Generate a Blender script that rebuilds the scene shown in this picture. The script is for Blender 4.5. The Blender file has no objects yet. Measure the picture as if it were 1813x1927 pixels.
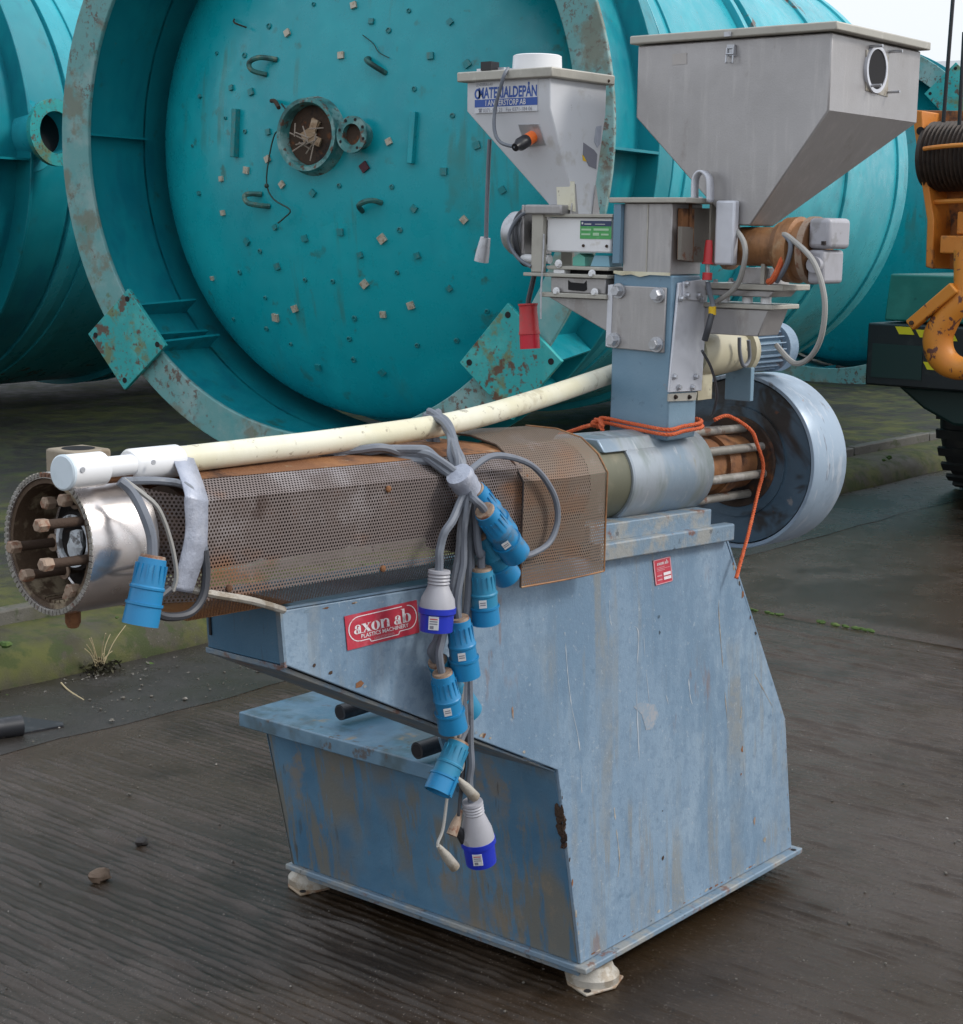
import bpy, bmesh, math, random
from mathutils import Vector as V, Matrix, noise as mnoise
random.seed(7)
S = bpy.context.scene
COL = S.collection
# ------------------------------------------------------------------ camera
W, H = 1813.0, 1927.0
CX, CY = W/2, H/2
VU, VV = (3500.0, 480.0), (-3000.0, 380.0)          # vanishing points of the yard's two directions
_a = (VU[0]-CX, VU[1]-CY); _b = (VV[0]-CX, VV[1]-CY)
F = math.sqrt(-(_a[0]*_b[0]+_a[1]*_b[1]))
_du = V((_a[0], _a[1], F)).normalized(); _dv = V((_b[0], _b[1], F)).normalized()
_dz = _du.cross(_dv).normalized()
if _dz.y > 0: _dz = -_dz
ROT = Matrix((_du, _dv, _dz))                        # camera (x right, y down, z forward) -> world
def ray(px, py): return ROT @ V(((px-CX)/F, (py-CY)/F, 1.0))
_d = ray(1093, 1815)
CAM = V((0, 0, .07)) - _d*((.07-1.6)/_d.z)
def atx(px, py, x): d = ray(px, py); return CAM + d*((x-CAM.x)/d.x)
def aty(px, py, y): d = ray(px, py); return CAM + d*((y-CAM.y)/d.y)
def atz(px, py, z): d = ray(px, py); return CAM + d*((z-CAM.z)/d.z)
cd = bpy.data.cameras.new('camera'); co = bpy.data.objects.new('camera', cd); COL.objects.link(co)
r_, u_, b_ = ROT @ V((1,0,0)), ROT @ V((0,-1,0)), -(ROT @ V((0,0,1)))
co.matrix_world = Matrix(((r_.x,u_.x,b_.x,CAM.x),(r_.y,u_.y,b_.y,CAM.y),(r_.z,u_.z,b_.z,CAM.z),(0,0,0,1)))
cd.sensor_fit = 'HORIZONTAL'; cd.sensor_width = 36; cd.lens = F/W*36; cd.clip_start = .05; cd.clip_end = 3000
S.camera = co
# ------------------------------------------------------------------ sky and sun (bright overcast)
wd = bpy.data.worlds.new('World'); S.world = wd; wd.use_nodes = True
nt = wd.node_tree; nt.nodes.clear()
sky = nt.nodes.new('ShaderNodeTexSky'); sky.sky_type = 'NISHITA'; sky.sun_disc = False
SUN = V((.42, -.70, .70)).normalized()
sky.sun_elevation = math.asin(SUN.z); sky.sun_rotation = math.atan2(SUN.x, SUN.y)
sky.air_density = 1.0; sky.dust_density = 6.0; sky.ozone_density = 1.0
hs = nt.nodes.new('ShaderNodeHueSaturation'); hs.inputs['Saturation'].default_value = .35
mx = nt.nodes.new('ShaderNodeMix'); mx.data_type = 'RGBA'; mx.inputs[0].default_value = .85
mx.inputs[7].default_value = (8.3, 9.1, 10.2, 1)                 # even cloud deck
bg = nt.nodes.new('ShaderNodeBackground'); bg.inputs[1].default_value = .12
wo = nt.nodes.new('ShaderNodeOutputWorld')
tcw = nt.nodes.new('ShaderNodeTexCoord'); spw = nt.nodes.new('ShaderNodeSeparateXYZ'); nt.links.new(tcw.outputs['Generated'], spw.inputs[0])
grd = nt.nodes.new('ShaderNodeMix'); grd.data_type = 'RGBA'; grd.inputs[6].default_value = (6.9, 7.2, 7.6, 1); grd.inputs[7].default_value = (8.2, 9.0, 10.1, 1)   # overcast: brighter overhead
nt.links.new(spw.outputs[2], grd.inputs[0]); nt.links.new(grd.outputs[2], mx.inputs[7])
nt.links.new(sky.outputs[0], hs.inputs['Color']); nt.links.new(hs.outputs[0], mx.inputs[6])
nt.links.new(mx.outputs[2], bg.inputs[0]); nt.links.new(bg.outputs[0], wo.inputs[0])
sl = bpy.data.lights.new('sun', 'SUN'); sl.energy = 1.5; sl.angle = math.radians(14); sl.color = (1, .96, .9)
so = bpy.data.objects.new('sun', sl); COL.objects.link(so)
so.rotation_euler = SUN.to_track_quat('Z', 'Y').to_euler(); so.location = (0, -3, 8)
S.view_settings.view_transform = 'Standard'; S.view_settings.look = 'None'
S.view_settings.exposure = 0.30; S.view_settings.gamma = 1.0; S.view_settings.use_curve_mapping = False
S.cycles.max_bounces = 5; S.cycles.transparent_max_bounces = 12

# ------------------------------------------------------------------ mesh helpers
def frame(d, hint=None):
    d = V(d).normalized()
    a = V(hint) if hint is not None else (V((0,0,1)) if abs(d.z) < .9 else V((1,0,0)))
    x = a.cross(d)
    if x.length < 1e-6: x = V((1,0,0)).cross(d)
    x.normalize(); y = d.cross(x)
    return x, y, d
class MB:
    def __init__(s): s.v = []; s.f = []; s.uv = None
    def add(s, vs, fs):
        o = len(s.v); s.v += [V(p) for p in vs]; s.f += [tuple(i+o for i in f) for f in fs]; return s
    def box(s, x0, x1, y0, y1, z0, z1):
        return s.add([(x0,y0,z0),(x1,y0,z0),(x1,y1,z0),(x0,y1,z0),(x0,y0,z1),(x1,y0,z1),(x1,y1,z1),(x0,y1,z1)],
                     [(0,3,2,1),(4,5,6,7),(0,1,5,4),(1,2,6,5),(2,3,7,6),(3,0,4,7)])
    def hexa(s, p):      # 4 bottom, 4 top, counter-clockwise from above
        return s.add(p, [(0,3,2,1),(4,5,6,7),(0,1,5,4),(1,2,6,5),(2,3,7,6),(3,0,4,7)])
    def obox(s, c, ax, ay, az):   # centre and half axes
        c, ax, ay, az = V(c), V(ax), V(ay), V(az)
        return s.hexa([c-ax-ay-az, c+ax-ay-az, c+ax+ay-az, c-ax+ay-az, c-ax-ay+az, c+ax-ay+az, c+ax+ay+az, c-ax+ay+az])
    def prism(s, poly, vec):
        n = len(poly); vec = V(vec); a = [V(p) for p in poly]
        return s.add(a+[p+vec for p in a], [tuple(range(n-1,-1,-1)), tuple(range(n,2*n))]+[(i,(i+1)%n,n+(i+1)%n,n+i) for i in range(n)])
    def lathe(s, o, d, prof, n=32, close=False, hint=None):   # prof: (t, r) along d
        x, y, d = frame(d, hint); o = V(o); k = len(prof); b = len(s.v)
        for t, r in prof:
            for i in range(n):
                a = 2*math.pi*i/n; s.v.append(o+d*t+(x*math.cos(a)+y*math.sin(a))*r)
        for j in range(k if close else k-1):
            j2 = (j+1) % k
            for i in range(n):
                i2 = (i+1) % n; s.f.append((b+j*n+i, b+j*n+i2, b+j2*n+i2, b+j2*n+i))
        if not close:
            if prof[0][1] > 1e-5: s.f.append(tuple(b+i for i in range(n-1,-1,-1)))
            if prof[-1][1] > 1e-5: s.f.append(tuple(b+(k-1)*n+i for i in range(n)))
        return s
    def cyl(s, p0, p1, r, r1=None, n=20):
        p0, p1 = V(p0), V(p1); L = (p1-p0).length
        return s.lathe(p0, p1-p0, [(0,r),(L,r if r1 is None else r1)], n)
    def ring(s, o, d, r0, r1, t0, t1, n=48):
        return s.lathe(o, d, [(t0,r0),(t0,r1),(t1,r1),(t1,r0)], n, True)
    def tube(s, pts, r, n=8, sub=6, smooth=True):
        p = [V(q) for q in pts]
        if smooth and len(p) > 2: p = spline(p, sub)
        b = len(s.v); k = len(p); x = None
        for i, q in enumerate(p):
            t = (p[min(i+1,k-1)]-p[max(i-1,0)])
            if t.length < 1e-9: t = V((0,0,1))
            t.normalize()
            if x is None: x = frame(t)[0]
            x = (x - t*x.dot(t)); x = x.normalized() if x.length > 1e-6 else frame(t)[0]
            y = t.cross(x); rr = r[min(i,len(r)-1)] if isinstance(r, (list,tuple)) else r
            for j in range(n):
                a = 2*math.pi*j/n; s.v.append(q+(x*math.cos(a)+y*math.sin(a))*rr)
        for i in range(k-1):
            for j in range(n):
                j2 = (j+1) % n; s.f.append((b+i*n+j, b+i*n+j2, b+(i+1)*n+j2, b+(i+1)*n+j))
        s.f.append(tuple(b+j for j in range(n-1,-1,-1))); s.f.append(tuple(b+(k-1)*n+j for j in range(n)))
        return s
    def blob(s, c, rx, ry, rz, n=10, rough=.25, seed=0):
        c = V(c); b = len(s.v); m = n//2+1
        for i in range(m+1):
            th = math.pi*i/m
            for j in range(n):
                ph = 2*math.pi*j/n; d = V((math.sin(th)*math.cos(ph), math.sin(th)*math.sin(ph), math.cos(th)))
                k = 1+rough*mnoise.noise(d*1.7+V((seed*3.1,seed,0)))
                s.v.append(c+V((d.x*rx, d.y*ry, d.z*rz))*k)
        for i in range(m):
            for j in range(n):
                j2 = (j+1) % n; s.f.append((b+i*n+j, b+(i+1)*n+j, b+(i+1)*n+j2, b+i*n+j2))
        return s
    def hexbolt(s, o, d, r, t):
        s.lathe(o, d, [(0,r*1.35),(t*.25,r*1.35),(t*.25,r*1.3)], 20)
        return s.lathe(V(o)+V(d).normalized()*t*.25, d, [(0,r),(t*.6,r),(t*.75,r*.85)], 6)
def spline(p, sub):
    out = []
    for i in range(len(p)-1):
        a = p[max(i-1,0)]; b = p[i]; c = p[i+1]; d = p[min(i+2,len(p)-1)]
        for j in range(sub):
            t = j/sub
            out.append(.5*((2*b)+(c-a)*t+(2*a-5*b+4*c-d)*t*t+(3*b-a-3*c+d)*t*t*t))
    out.append(p[-1]); return out
def link(o, parent=None):
    COL.objects.link(o)
    if parent is not None: o.parent = parent
    return o
def origin_of(p):
    o = V((0,0,0))
    while p is not None: o += p.location; p = p.parent
    return o
def obj(name, mb, m, parent=None, bev=0, ang=35, flat=False, seg=2, org=None, uv=None):
    me = bpy.data.meshes.new(name)
    o0 = origin_of(parent) if parent is not None else (V(org) if org is not None else V((0,0,0)))
    me.from_pydata([tuple(p-o0) for p in mb.v], [], mb.f); me.update()
    bm = bmesh.new(); bm.from_mesh(me); bmesh.ops.recalc_face_normals(bm, faces=bm.faces); bm.to_mesh(me); bm.free()
    if uv is not None:
        l = me.uv_layers.new(name='UVMap')
        for lp in me.loops: l.data[lp.index].uv = uv[lp.vertex_index]
    if not flat:
        for p in me.polygons: p.use_smooth = True
        me.set_sharp_from_angle(angle=math.radians(ang))
    o = bpy.data.objects.new(name, me); o.data.materials.append(M[m] if isinstance(m, str) else m)
    if parent is None and org is not None: o.location = org
    link(o, parent)
    if bev:
        b = o.modifiers.new('bevel', 'BEVEL'); b.width = bev; b.segments = seg; b.limit_method = 'ANGLE'; b.angle_limit = math.radians(40)
    return o
def tag(o, label, cat=None, group=None, kind=None):
    if label: o['label'] = label
    if cat: o['category'] = cat
    if group: o['group'] = group
    if kind: o['kind'] = kind
    return o
def thing(name, loc, label, cat, group=None, rz=0):
    o = bpy.data.objects.new(name, None); o.empty_display_size = .1; COL.objects.link(o)
    o.location = loc; o.rotation_euler = (0,0,rz)
    return tag(o, label, cat, group)
def copy_tree(o, parent=None):
    c = o.copy(); COL.objects.link(c); c.parent = parent
    for ch in list(o.children): copy_tree(ch, c)
    return c
_font_cache = {}
def text_mb(txt, size, org, right, up, bold=0.0, width=None, align='LEFT'):
    cu = bpy.data.curves.new('lettering', 'FONT'); cu.body = txt; cu.size = 1; cu.offset = bold; cu.resolution_u = 3
    ob = bpy.data.objects.new('lettering', cu); COL.objects.link(ob)
    dg = bpy.context.evaluated_depsgraph_get(); dg.update()
    me = bpy.data.meshes.new_from_object(ob.evaluated_get(dg))
    vs = [v.co.copy() for v in me.vertices]; fs = [tuple(p.vertices) for p in me.polygons]
    bpy.data.objects.remove(ob); bpy.data.curves.remove(cu); bpy.data.meshes.remove(me)
    x0 = min(v.x for v in vs); x1 = max(v.x for v in vs); sx = size if width is None else width/(x1-x0)
    right, up = V(right).normalized(), V(up).normalized(); org = V(org)
    off = {'LEFT':0, 'CENTER':-.5*(x1-x0)*sx}[align]
    return [org+right*((v.x-x0)*sx+off)+up*(v.y*size) for v in vs], fs

# ------------------------------------------------------------------ materials
M = {}
def mat(name, base, rough=.5, metal=0.0, layers=(), bump=0.0, bscale=60, spec=.5, rvar=0.0, wave=None):
    m = bpy.data.materials.new(name); m.use_nodes = True; t = m.node_tree; n = t.nodes; bs = n['Principled BSDF']
    L = t.links.new
    tc = n.new('ShaderNodeTexCoord'); src = tc.outputs['Object']
    def nz(scale, detail=6, rgh=.6, dist=0.0, vec=(1,1,1), off=0.0):
        mp = n.new('ShaderNodeMapping'); mp.inputs['Scale'].default_value = vec; mp.inputs['Location'].default_value = (off, off*.7, off*1.3)
        L(src, mp.inputs[0]); x = n.new('ShaderNodeTexNoise'); x.inputs['Scale'].default_value = scale
        x.inputs['Detail'].default_value = detail; x.inputs['Roughness'].default_value = rgh; x.inputs['Distortion'].default_value = dist
        L(mp.outputs[0], x.inputs['Vector']); return x.outputs['Fac']
    def rng(fac, lo, hi, a=0.0, b=1.0):
        r = n.new('ShaderNodeMapRange'); r.inputs[1].default_value = lo; r.inputs[2].default_value = hi
        r.inputs[3].default_value = a; r.inputs[4].default_value = b; r.interpolation_type = 'SMOOTHSTEP'; L(fac, r.inputs[0]); return r.outputs[0]
    col = None; rgh = None
    rgb = n.new('ShaderNodeRGB'); rgb.outputs[0].default_value = (*base, 1); col = rgb.outputs[0]
    rv = n.new('ShaderNodeValue'); rv.outputs[0].default_value = rough; rgh = rv.outputs[0]
    if rvar:
        a = n.new('ShaderNodeMath'); a.operation = 'ADD'; L(rgh, a.inputs[0]); L(rng(nz(9, 5, off=3.3), .3, .7, -rvar, rvar), a.inputs[1]); rgh = a.outputs[0]
    for i, ly in enumerate(layers):
        f = rng(nz(ly.get('s', 5), ly.get('d', 4), ly.get('r', .65), ly.get('dist', 0), ly.get('v', (1,1,1)), ly.get('o', i*5.3+1)), ly['lo'], ly['hi'], 0, ly.get('k', 1))
        if 'm' in ly:                                       # broken up by a second noise
            g = rng(nz(ly['m'], 4, .6, off=i*2.1+9), ly.get('mlo', .42), ly.get('mhi', .6)); q = n.new('ShaderNodeMath'); q.operation = 'MULTIPLY'; L(f, q.inputs[0]); L(g, q.inputs[1]); f = q.outputs[0]
        x = n.new('ShaderNodeMix'); x.data_type = 'RGBA'; L(f, x.inputs[0]); L(col, x.inputs[6]); x.inputs[7].default_value = (*ly['c'], 1); col = x.outputs[2]
        if 'rough' in ly:
            y = n.new('ShaderNodeMix'); L(f, y.inputs[0]); L(rgh, y.inputs[2]); y.inputs[3].default_value = ly['rough']; rgh = y.outputs[0]
    L(col, bs.inputs['Base Color']); L(rgh, bs.inputs['Roughness']); bs.inputs['Metallic'].default_value = metal
    bs.inputs['Specular IOR Level'].default_value = spec
    if bump:
        bp = n.new('ShaderNodeBump'); bp.inputs['Strength'].default_value = min(1, bump); bp.inputs['Distance'].default_value = .004
        L(nz(bscale, 5, .7, off=7.7), bp.inputs['Height']); L(bp.outputs[0], bs.inputs['Normal'])
    M[name] = m; return m
RUST = (.16, .055, .022); DRUST = (.05, .022, .014); DIRT = (.07, .055, .04)
mat('blue_paint', (.19,.275,.37), .42, 0, [
    dict(c=(.26,.345,.43), s=2.2, d=7, lo=.42, hi=.66, k=.8), dict(c=(.125,.205,.295), s=3.2, d=8, r=.72, v=(1.5,1.5,.45), lo=.46, hi=.62, k=.8),
    dict(c=(.085,.15,.22), s=34, lo=.60, hi=.72, k=.55), dict(c=(.22,.22,.20), s=8, d=8, r=.7, v=(1.6,1.6,.09), lo=.51, hi=.60, k=.7, m=2.0),
    dict(c=(.50,.54,.58), s=16, v=(1.5,1.5,.055), lo=.66, hi=.70, k=.7, m=3.5), dict(c=(.33,.38,.43), s=90, lo=.62, hi=.67, k=.6), dict(c=(.125,.195,.28), s=38, d=8, r=.75, lo=.50, hi=.57, k=.4),
    dict(c=(.20,.10,.05), s=11, v=(1,1,.3), lo=.62, hi=.69, k=.5, m=2.5)], bump=.25, bscale=140, rvar=.12)
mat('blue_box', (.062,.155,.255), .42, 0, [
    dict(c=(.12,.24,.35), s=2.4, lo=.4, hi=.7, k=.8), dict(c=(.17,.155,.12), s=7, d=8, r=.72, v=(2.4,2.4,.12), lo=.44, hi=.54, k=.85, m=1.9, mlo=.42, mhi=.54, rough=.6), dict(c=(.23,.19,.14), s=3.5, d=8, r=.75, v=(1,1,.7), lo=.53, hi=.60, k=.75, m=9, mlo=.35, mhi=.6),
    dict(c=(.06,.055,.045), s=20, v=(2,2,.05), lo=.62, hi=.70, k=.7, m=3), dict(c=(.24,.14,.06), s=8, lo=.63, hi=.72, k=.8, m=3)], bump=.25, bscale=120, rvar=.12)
mat('lid_blue', (.10,.19,.275), .4, 0, [dict(c=(.16,.26,.34), s=3, lo=.45, hi=.65, k=.8), dict(c=(.07,.10,.11), s=5, lo=.48, hi=.62, k=.75), dict(c=(.30,.21,.11), s=6, lo=.60, hi=.68, k=.8, m=14), dict(c=(.10,.07,.05), s=18, lo=.60, hi=.68, k=.8)], bump=.2, bscale=90, rvar=.12)
mat('blue_edge', (.16,.23,.30), .5, 0, [dict(c=(.30,.29,.26), s=14, lo=.44, hi=.62, k=.8), dict(c=RUST, s=18, lo=.58, hi=.68, k=.8), dict(c=(.05,.06,.07), s=30, lo=.62, hi=.7, k=.7)], bump=.5, bscale=90)
mat('column_blue', (.145,.25,.34), .4, 0, [dict(c=(.20,.30,.38), s=3, lo=.45, hi=.7, k=.7), dict(c=(.30,.22,.17), s=18, lo=.70, hi=.75, k=.7), dict(c=(.09,.15,.21), s=40, lo=.62, hi=.72, k=.5)], bump=.15, bscale=140, rvar=.1)
mat('steel', (.41,.395,.395), .40, .55, [dict(c=(.34,.325,.32), s=2.5, d=7, lo=.4, hi=.66, k=.7), dict(c=(.50,.48,.47), s=40, v=(1,1,.12), lo=.5, hi=.7, k=.45), dict(c=(.29,.265,.25), s=10, d=8, v=(1,1,.5), lo=.58, hi=.66, k=.6)], bump=.12, bscale=220, rvar=.08)
mat('steel_beige', (.43,.41,.36), .45, .2, [dict(c=(.32,.30,.26), s=9, lo=.5, hi=.7, k=.6), dict(c=(.55,.53,.48), s=30, lo=.6, hi=.7, k=.5)], bump=.12, bscale=160, rvar=.08)
mat('aluminium', (.64,.65,.70), .38, .2, [dict(c=(.42,.43,.47), s=5, lo=.45, hi=.7, k=.7), dict(c=(.72,.73,.76), s=14, v=(1,1,.5), lo=.55, hi=.7, k=.6)], bump=.1, bscale=160, rvar=.1)
mat('white_paint', (.62,.63,.66), .35, 0, [dict(c=(.42,.40,.36), s=11, lo=.57, hi=.72, k=.6), dict(c=(.30,.28,.26), s=40, lo=.68, hi=.73, k=.7)], bump=.05, bscale=120, rvar=.08)
mat('white_plastic', (.75,.75,.76), .35, 0, [dict(c=(.55,.52,.47), s=16, lo=.58, hi=.7, k=.6), dict(c=(.25,.13,.07), s=30, lo=.69, hi=.73, k=.6)], rvar=.05)
mat('cream', (.66,.62,.45), .4, 0, [dict(c=(.74,.72,.60), s=5, lo=.4, hi=.65, k=.8), dict(c=(.40,.34,.22), s=15, d=7, lo=.55, hi=.66, k=.5), dict(c=(.22,.18,.13), s=40, d=8, lo=.60, hi=.65, k=.6)], bump=.08, bscale=160, rvar=.06)
mat('old_cream', (.50,.46,.33), .45, 0, [dict(c=(.36,.32,.22), s=9, d=7, lo=.48, hi=.6, k=.8), dict(c=(.08,.07,.05), s=20, lo=.62, hi=.68, k=.8)])
mat('cap_white', (.62,.70,.76), .35, 0, [dict(c=(.5,.58,.62), s=30, lo=.5, hi=.7, k=.5)])
mat('rod_grey', (.24,.225,.20), .5, .3, [dict(c=(.36,.34,.32), s=30, lo=.5, hi=.6, k=.7), dict(c=RUST, s=20, lo=.56, hi=.64, k=.8)], bump=.3)
mat('rust', (.20,.085,.035), .8, .1, [dict(c=(.30,.135,.05), s=9, lo=.45, hi=.65, k=.9), dict(c=DRUST, s=14, lo=.52, hi=.68, k=.9), dict(c=(.32,.24,.15), s=26, lo=.62, hi=.7, k=.6)], bump=.8, bscale=70, rvar=.1)
mat('dark_rust', (.055,.032,.02), .8, .1, [dict(c=(.17,.06,.02), s=12, lo=.55, hi=.68, k=.9), dict(c=(.012,.01,.012), s=8, lo=.5, hi=.66, k=.9)], bump=.8, bscale=60)
mat('bronze_rust', (.30,.14,.055), .5, .15, [dict(c=(.15,.07,.03), s=8, v=(1,3,1), lo=.45, hi=.65, k=.8), dict(c=(.36,.25,.14), s=20, lo=.55, hi=.7, k=.7)], bump=.4, bscale=90)
mat('galvanised', (.36,.40,.44), .36, .45, [dict(c=(.22,.26,.25), s=4.5, v=(2.5,1,1), lo=.46, hi=.66, k=.85, rough=.5), dict(c=(.24,.32,.40), s=3, v=(2,1,1), lo=.5, hi=.62, k=.8), dict(c=(.50,.52,.54), s=16, v=(3,1,1), lo=.60, hi=.7, k=.7), dict(c=(.33,.31,.22), s=9, v=(5,1,1), lo=.64, hi=.7, k=.6)], bump=.1, bscale=90, rvar=.1)
mat('pulley_rim', (.29,.37,.46), .36, .1, [dict(c=(.22,.28,.35), s=6, d=8, lo=.48, hi=.62, k=.75), dict(c=(.46,.50,.55), s=11, v=(4,1,1), d=7, lo=.56, hi=.64, k=.6), dict(c=(.12,.12,.13), s=14, v=(3,1,.5), lo=.62, hi=.68, k=.8), dict(c=(.33,.21,.13), s=30, lo=.68, hi=.73, k=.6)], bump=.1, bscale=80, rvar=.08)
mat('pulley_face', (.055,.095,.135), .45, 0, [dict(c=(.09,.14,.19), s=4, lo=.45, hi=.65, k=.8), dict(c=(.022,.017,.014), s=4.5, dist=1, lo=.50, hi=.60, k=.95), dict(c=(.24,.23,.23), s=13, lo=.64, hi=.71, k=.8), dict(c=RUST, s=20, lo=.66, hi=.72, k=.7)], bump=.4, bscale=60, rvar=.15)
mat('polished', (.62,.58,.57), .24, .85, [dict(c=(.42,.38,.36), s=7, lo=.45, hi=.7, k=.7, rough=.4), dict(c=(.66,.65,.66), s=18, dist=1.5, lo=.5, hi=.7, k=.6)], bump=.06, bscale=18, rvar=.10)
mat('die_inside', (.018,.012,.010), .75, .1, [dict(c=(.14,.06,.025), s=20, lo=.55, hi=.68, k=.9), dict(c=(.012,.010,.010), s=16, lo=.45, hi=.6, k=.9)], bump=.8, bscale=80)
mat('mica', (.075,.045,.025), .7, 0, [dict(c=(.30,.24,.16), s=22, lo=.5, hi=.65, k=.8), dict(c=(.06,.035,.02), s=30, lo=.55, hi=.66, k=.9)], bump=.6, bscale=90)
mat('bolt_tan', (.31,.225,.165), .65, .1, [dict(c=(.20,.08,.04), s=60, lo=.5, hi=.65, k=.9), dict(c=(.48,.36,.26), s=40, lo=.6, hi=.7, k=.7)], bump=.4, bscale=160)
mat('white_residue', (.62,.66,.70), .5, 0, [dict(c=(.14,.13,.13), s=50, lo=.52, hi=.62, k=.9)], bump=.8, bscale=120)
mat('bolt_steel', (.50,.51,.54), .38, .6, [dict(c=(.36,.36,.37), s=50, lo=.5, hi=.65, k=.7)], rvar=.1)
mat('zinc_white', (.43,.40,.35), .5, .2, [dict(c=(.27,.22,.16), s=22, d=7, lo=.46, hi=.58, k=.8), dict(c=RUST, s=30, lo=.66, hi=.72, k=.7)], bump=.4, bscale=120)
mat('foot_rust', (.34,.26,.18), .6, .1, [dict(c=(.20,.10,.05), s=24, d=7, lo=.48, hi=.58, k=.8), dict(c=(.46,.42,.36), s=14, lo=.5, hi=.62, k=.7)], bump=.4)
mat('sticker_red', (.46,.035,.06), .4, 0, [dict(c=(.55,.12,.15), s=30, lo=.5, hi=.75, k=.6)])
mat('print_white', (.74,.70,.72), .45, 0, [dict(c=(.5,.16,.18), s=160, lo=.60, hi=.66, k=.8)])
mat('run_pale', (.42,.46,.50), .5)
mat('print_pink', (.62,.30,.33), .45)
mat('print_blue', (.03,.09,.36), .45); mat('print_grey', (.20,.20,.24), .5); mat('sticker_white', (.66,.66,.66), .4)
mat('sticker_green', (.07,.36,.10), .4, 0, [dict(c=(.12,.42,.16), s=60, lo=.5, hi=.65, k=.7)]); mat('sticker_navy', (.03,.045,.12), .35)
mat('cable_grey', (.145,.16,.19), .5, 0, [dict(c=(.22,.235,.26), s=12, lo=.5, hi=.7, k=.8), dict(c=(.08,.085,.095), s=30, lo=.6, hi=.7, k=.6)])
mat('cable_dark', (.045,.047,.055), .45); mat('cable_pale', (.33,.32,.30), .5)
mat('plug_blue', (.012,.20,.42), .38, 0, [dict(c=(.012,.16,.33), s=14, lo=.45, hi=.7, k=.7), dict(c=(.06,.30,.48), s=30, lo=.6, hi=.7, k=.5), dict(c=(.09,.11,.12), s=16, d=8, lo=.55, hi=.64, k=.55)], rvar=.08)
mat('plug_teal', (.02,.21,.36), .42, 0, [dict(c=(.03,.15,.26), s=14, lo=.45, hi=.7, k=.7), dict(c=(.12,.27,.34), s=26, lo=.6, hi=.7, k=.5)], rvar=.08)
mat('plug_navy', (.012,.03,.42), .35); mat('plug_grey', (.36,.355,.385), .42, 0, [dict(c=(.16,.15,.14), s=16, d=8, lo=.56, hi=.64, k=.5), dict(c=(.30,.295,.31), s=18, lo=.5, hi=.7, k=.7)])
mat('plug_red', (.50,.03,.035), .4, 0, [dict(c=(.38,.05,.05), s=22, lo=.5, hi=.66, k=.8), dict(c=(.50,.22,.20), s=60, lo=.66, hi=.72, k=.6)])
mat('plug_dark', (.012,.014,.03), .5); mat('brass', (.45,.28,.10), .35, .8)
mat('orange_plastic', (.85,.16,.02), .35); mat('black_plastic', (.012,.012,.016), .4); mat('yellow_plastic', (.75,.48,.02), .4)
mat('tape', (.36,.385,.46), .36, .1, [dict(c=(.46,.48,.55), s=30, v=(1,1,.4), lo=.5, hi=.66, k=.8), dict(c=(.25,.27,.33), s=45, lo=.58, hi=.7, k=.7)], bump=.6, bscale=70)
mat('rope_orange', (.60,.115,.035), .7, 0, [dict(c=(.55,.09,.025), s=120, lo=.5, hi=.62, k=.8), dict(c=(.85,.26,.10), s=60, lo=.58, hi=.7, k=.6)], bump=.4, bscale=300)
mat('teal', (.003,.33,.385), .32, 0, [dict(c=(.008,.41,.46), s=1.4, lo=.45, hi=.7, k=.7), dict(c=(.002,.265,.325), s=2.3, v=(1,1,.5), lo=.5, hi=.72, k=.6),
    dict(c=(.05,.15,.11), s=3, d=7, v=(1,2.5,.3), lo=.55, hi=.66, k=.5, m=1.5), dict(c=(.04,.12,.09), s=7, lo=.60, hi=.70, k=.7, m=1.2), dict(c=(.10,.30,.34), s=60, lo=.68, hi=.74, k=.5)], bump=.12, bscale=18, rvar=.1)
mat('teal_shell', (.02,.34,.41), .34, 0, [dict(c=(.05,.45,.52), s=1.6, lo=.42, hi=.7, k=.8), dict(c=(.014,.20,.25), s=2.2, v=(.5,1,1), lo=.5, hi=.7, k=.6), dict(c=(.12,.13,.10), s=20, v=(1.5,1.5,.2), lo=.66, hi=.74, k=.7, m=2),
    dict(c=(.17,.085,.06), s=1.6, dist=.6, lo=.645, hi=.67, k=.85, m=14, mlo=.36, mhi=.5, rough=.75)], bump=.12, bscale=20, rvar=.1)
mat('teal_skirt', (.006,.235,.285), .38, 0, [dict(c=(.010,.29,.335), s=2, lo=.45, hi=.7, k=.7), dict(c=(.03,.10,.07), s=6, lo=.56, hi=.72, k=.7, m=1.5), dict(c=(.15,.13,.05), s=12, lo=.68, hi=.76, k=.7), dict(c=(.003,.13,.2), s=3, v=(1,1,.4), lo=.5, hi=.68, k=.5)], bump=.15, bscale=25, rvar=.1)
mat('flange_worn', (.13,.32,.32), .6, 0, [dict(c=(.26,.38,.37), s=3, lo=.45, hi=.65, k=.8), dict(c=(.17,.15,.10), s=4, d=7, lo=.50, hi=.62, k=.7), dict(c=(.08,.30,.31), s=2.6, lo=.56, hi=.7, k=.8),
    dict(c=(.11,.045,.028), s=26, lo=.53, hi=.62, k=.85, m=2.2), dict(c=(.10,.14,.05), s=9, lo=.62, hi=.72, k=.7), dict(c=(.13,.05,.035), s=3.5, dist=.8, lo=.65, hi=.69, k=.85, m=20, mlo=.38, mhi=.55)], bump=.3, bscale=40)
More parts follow.
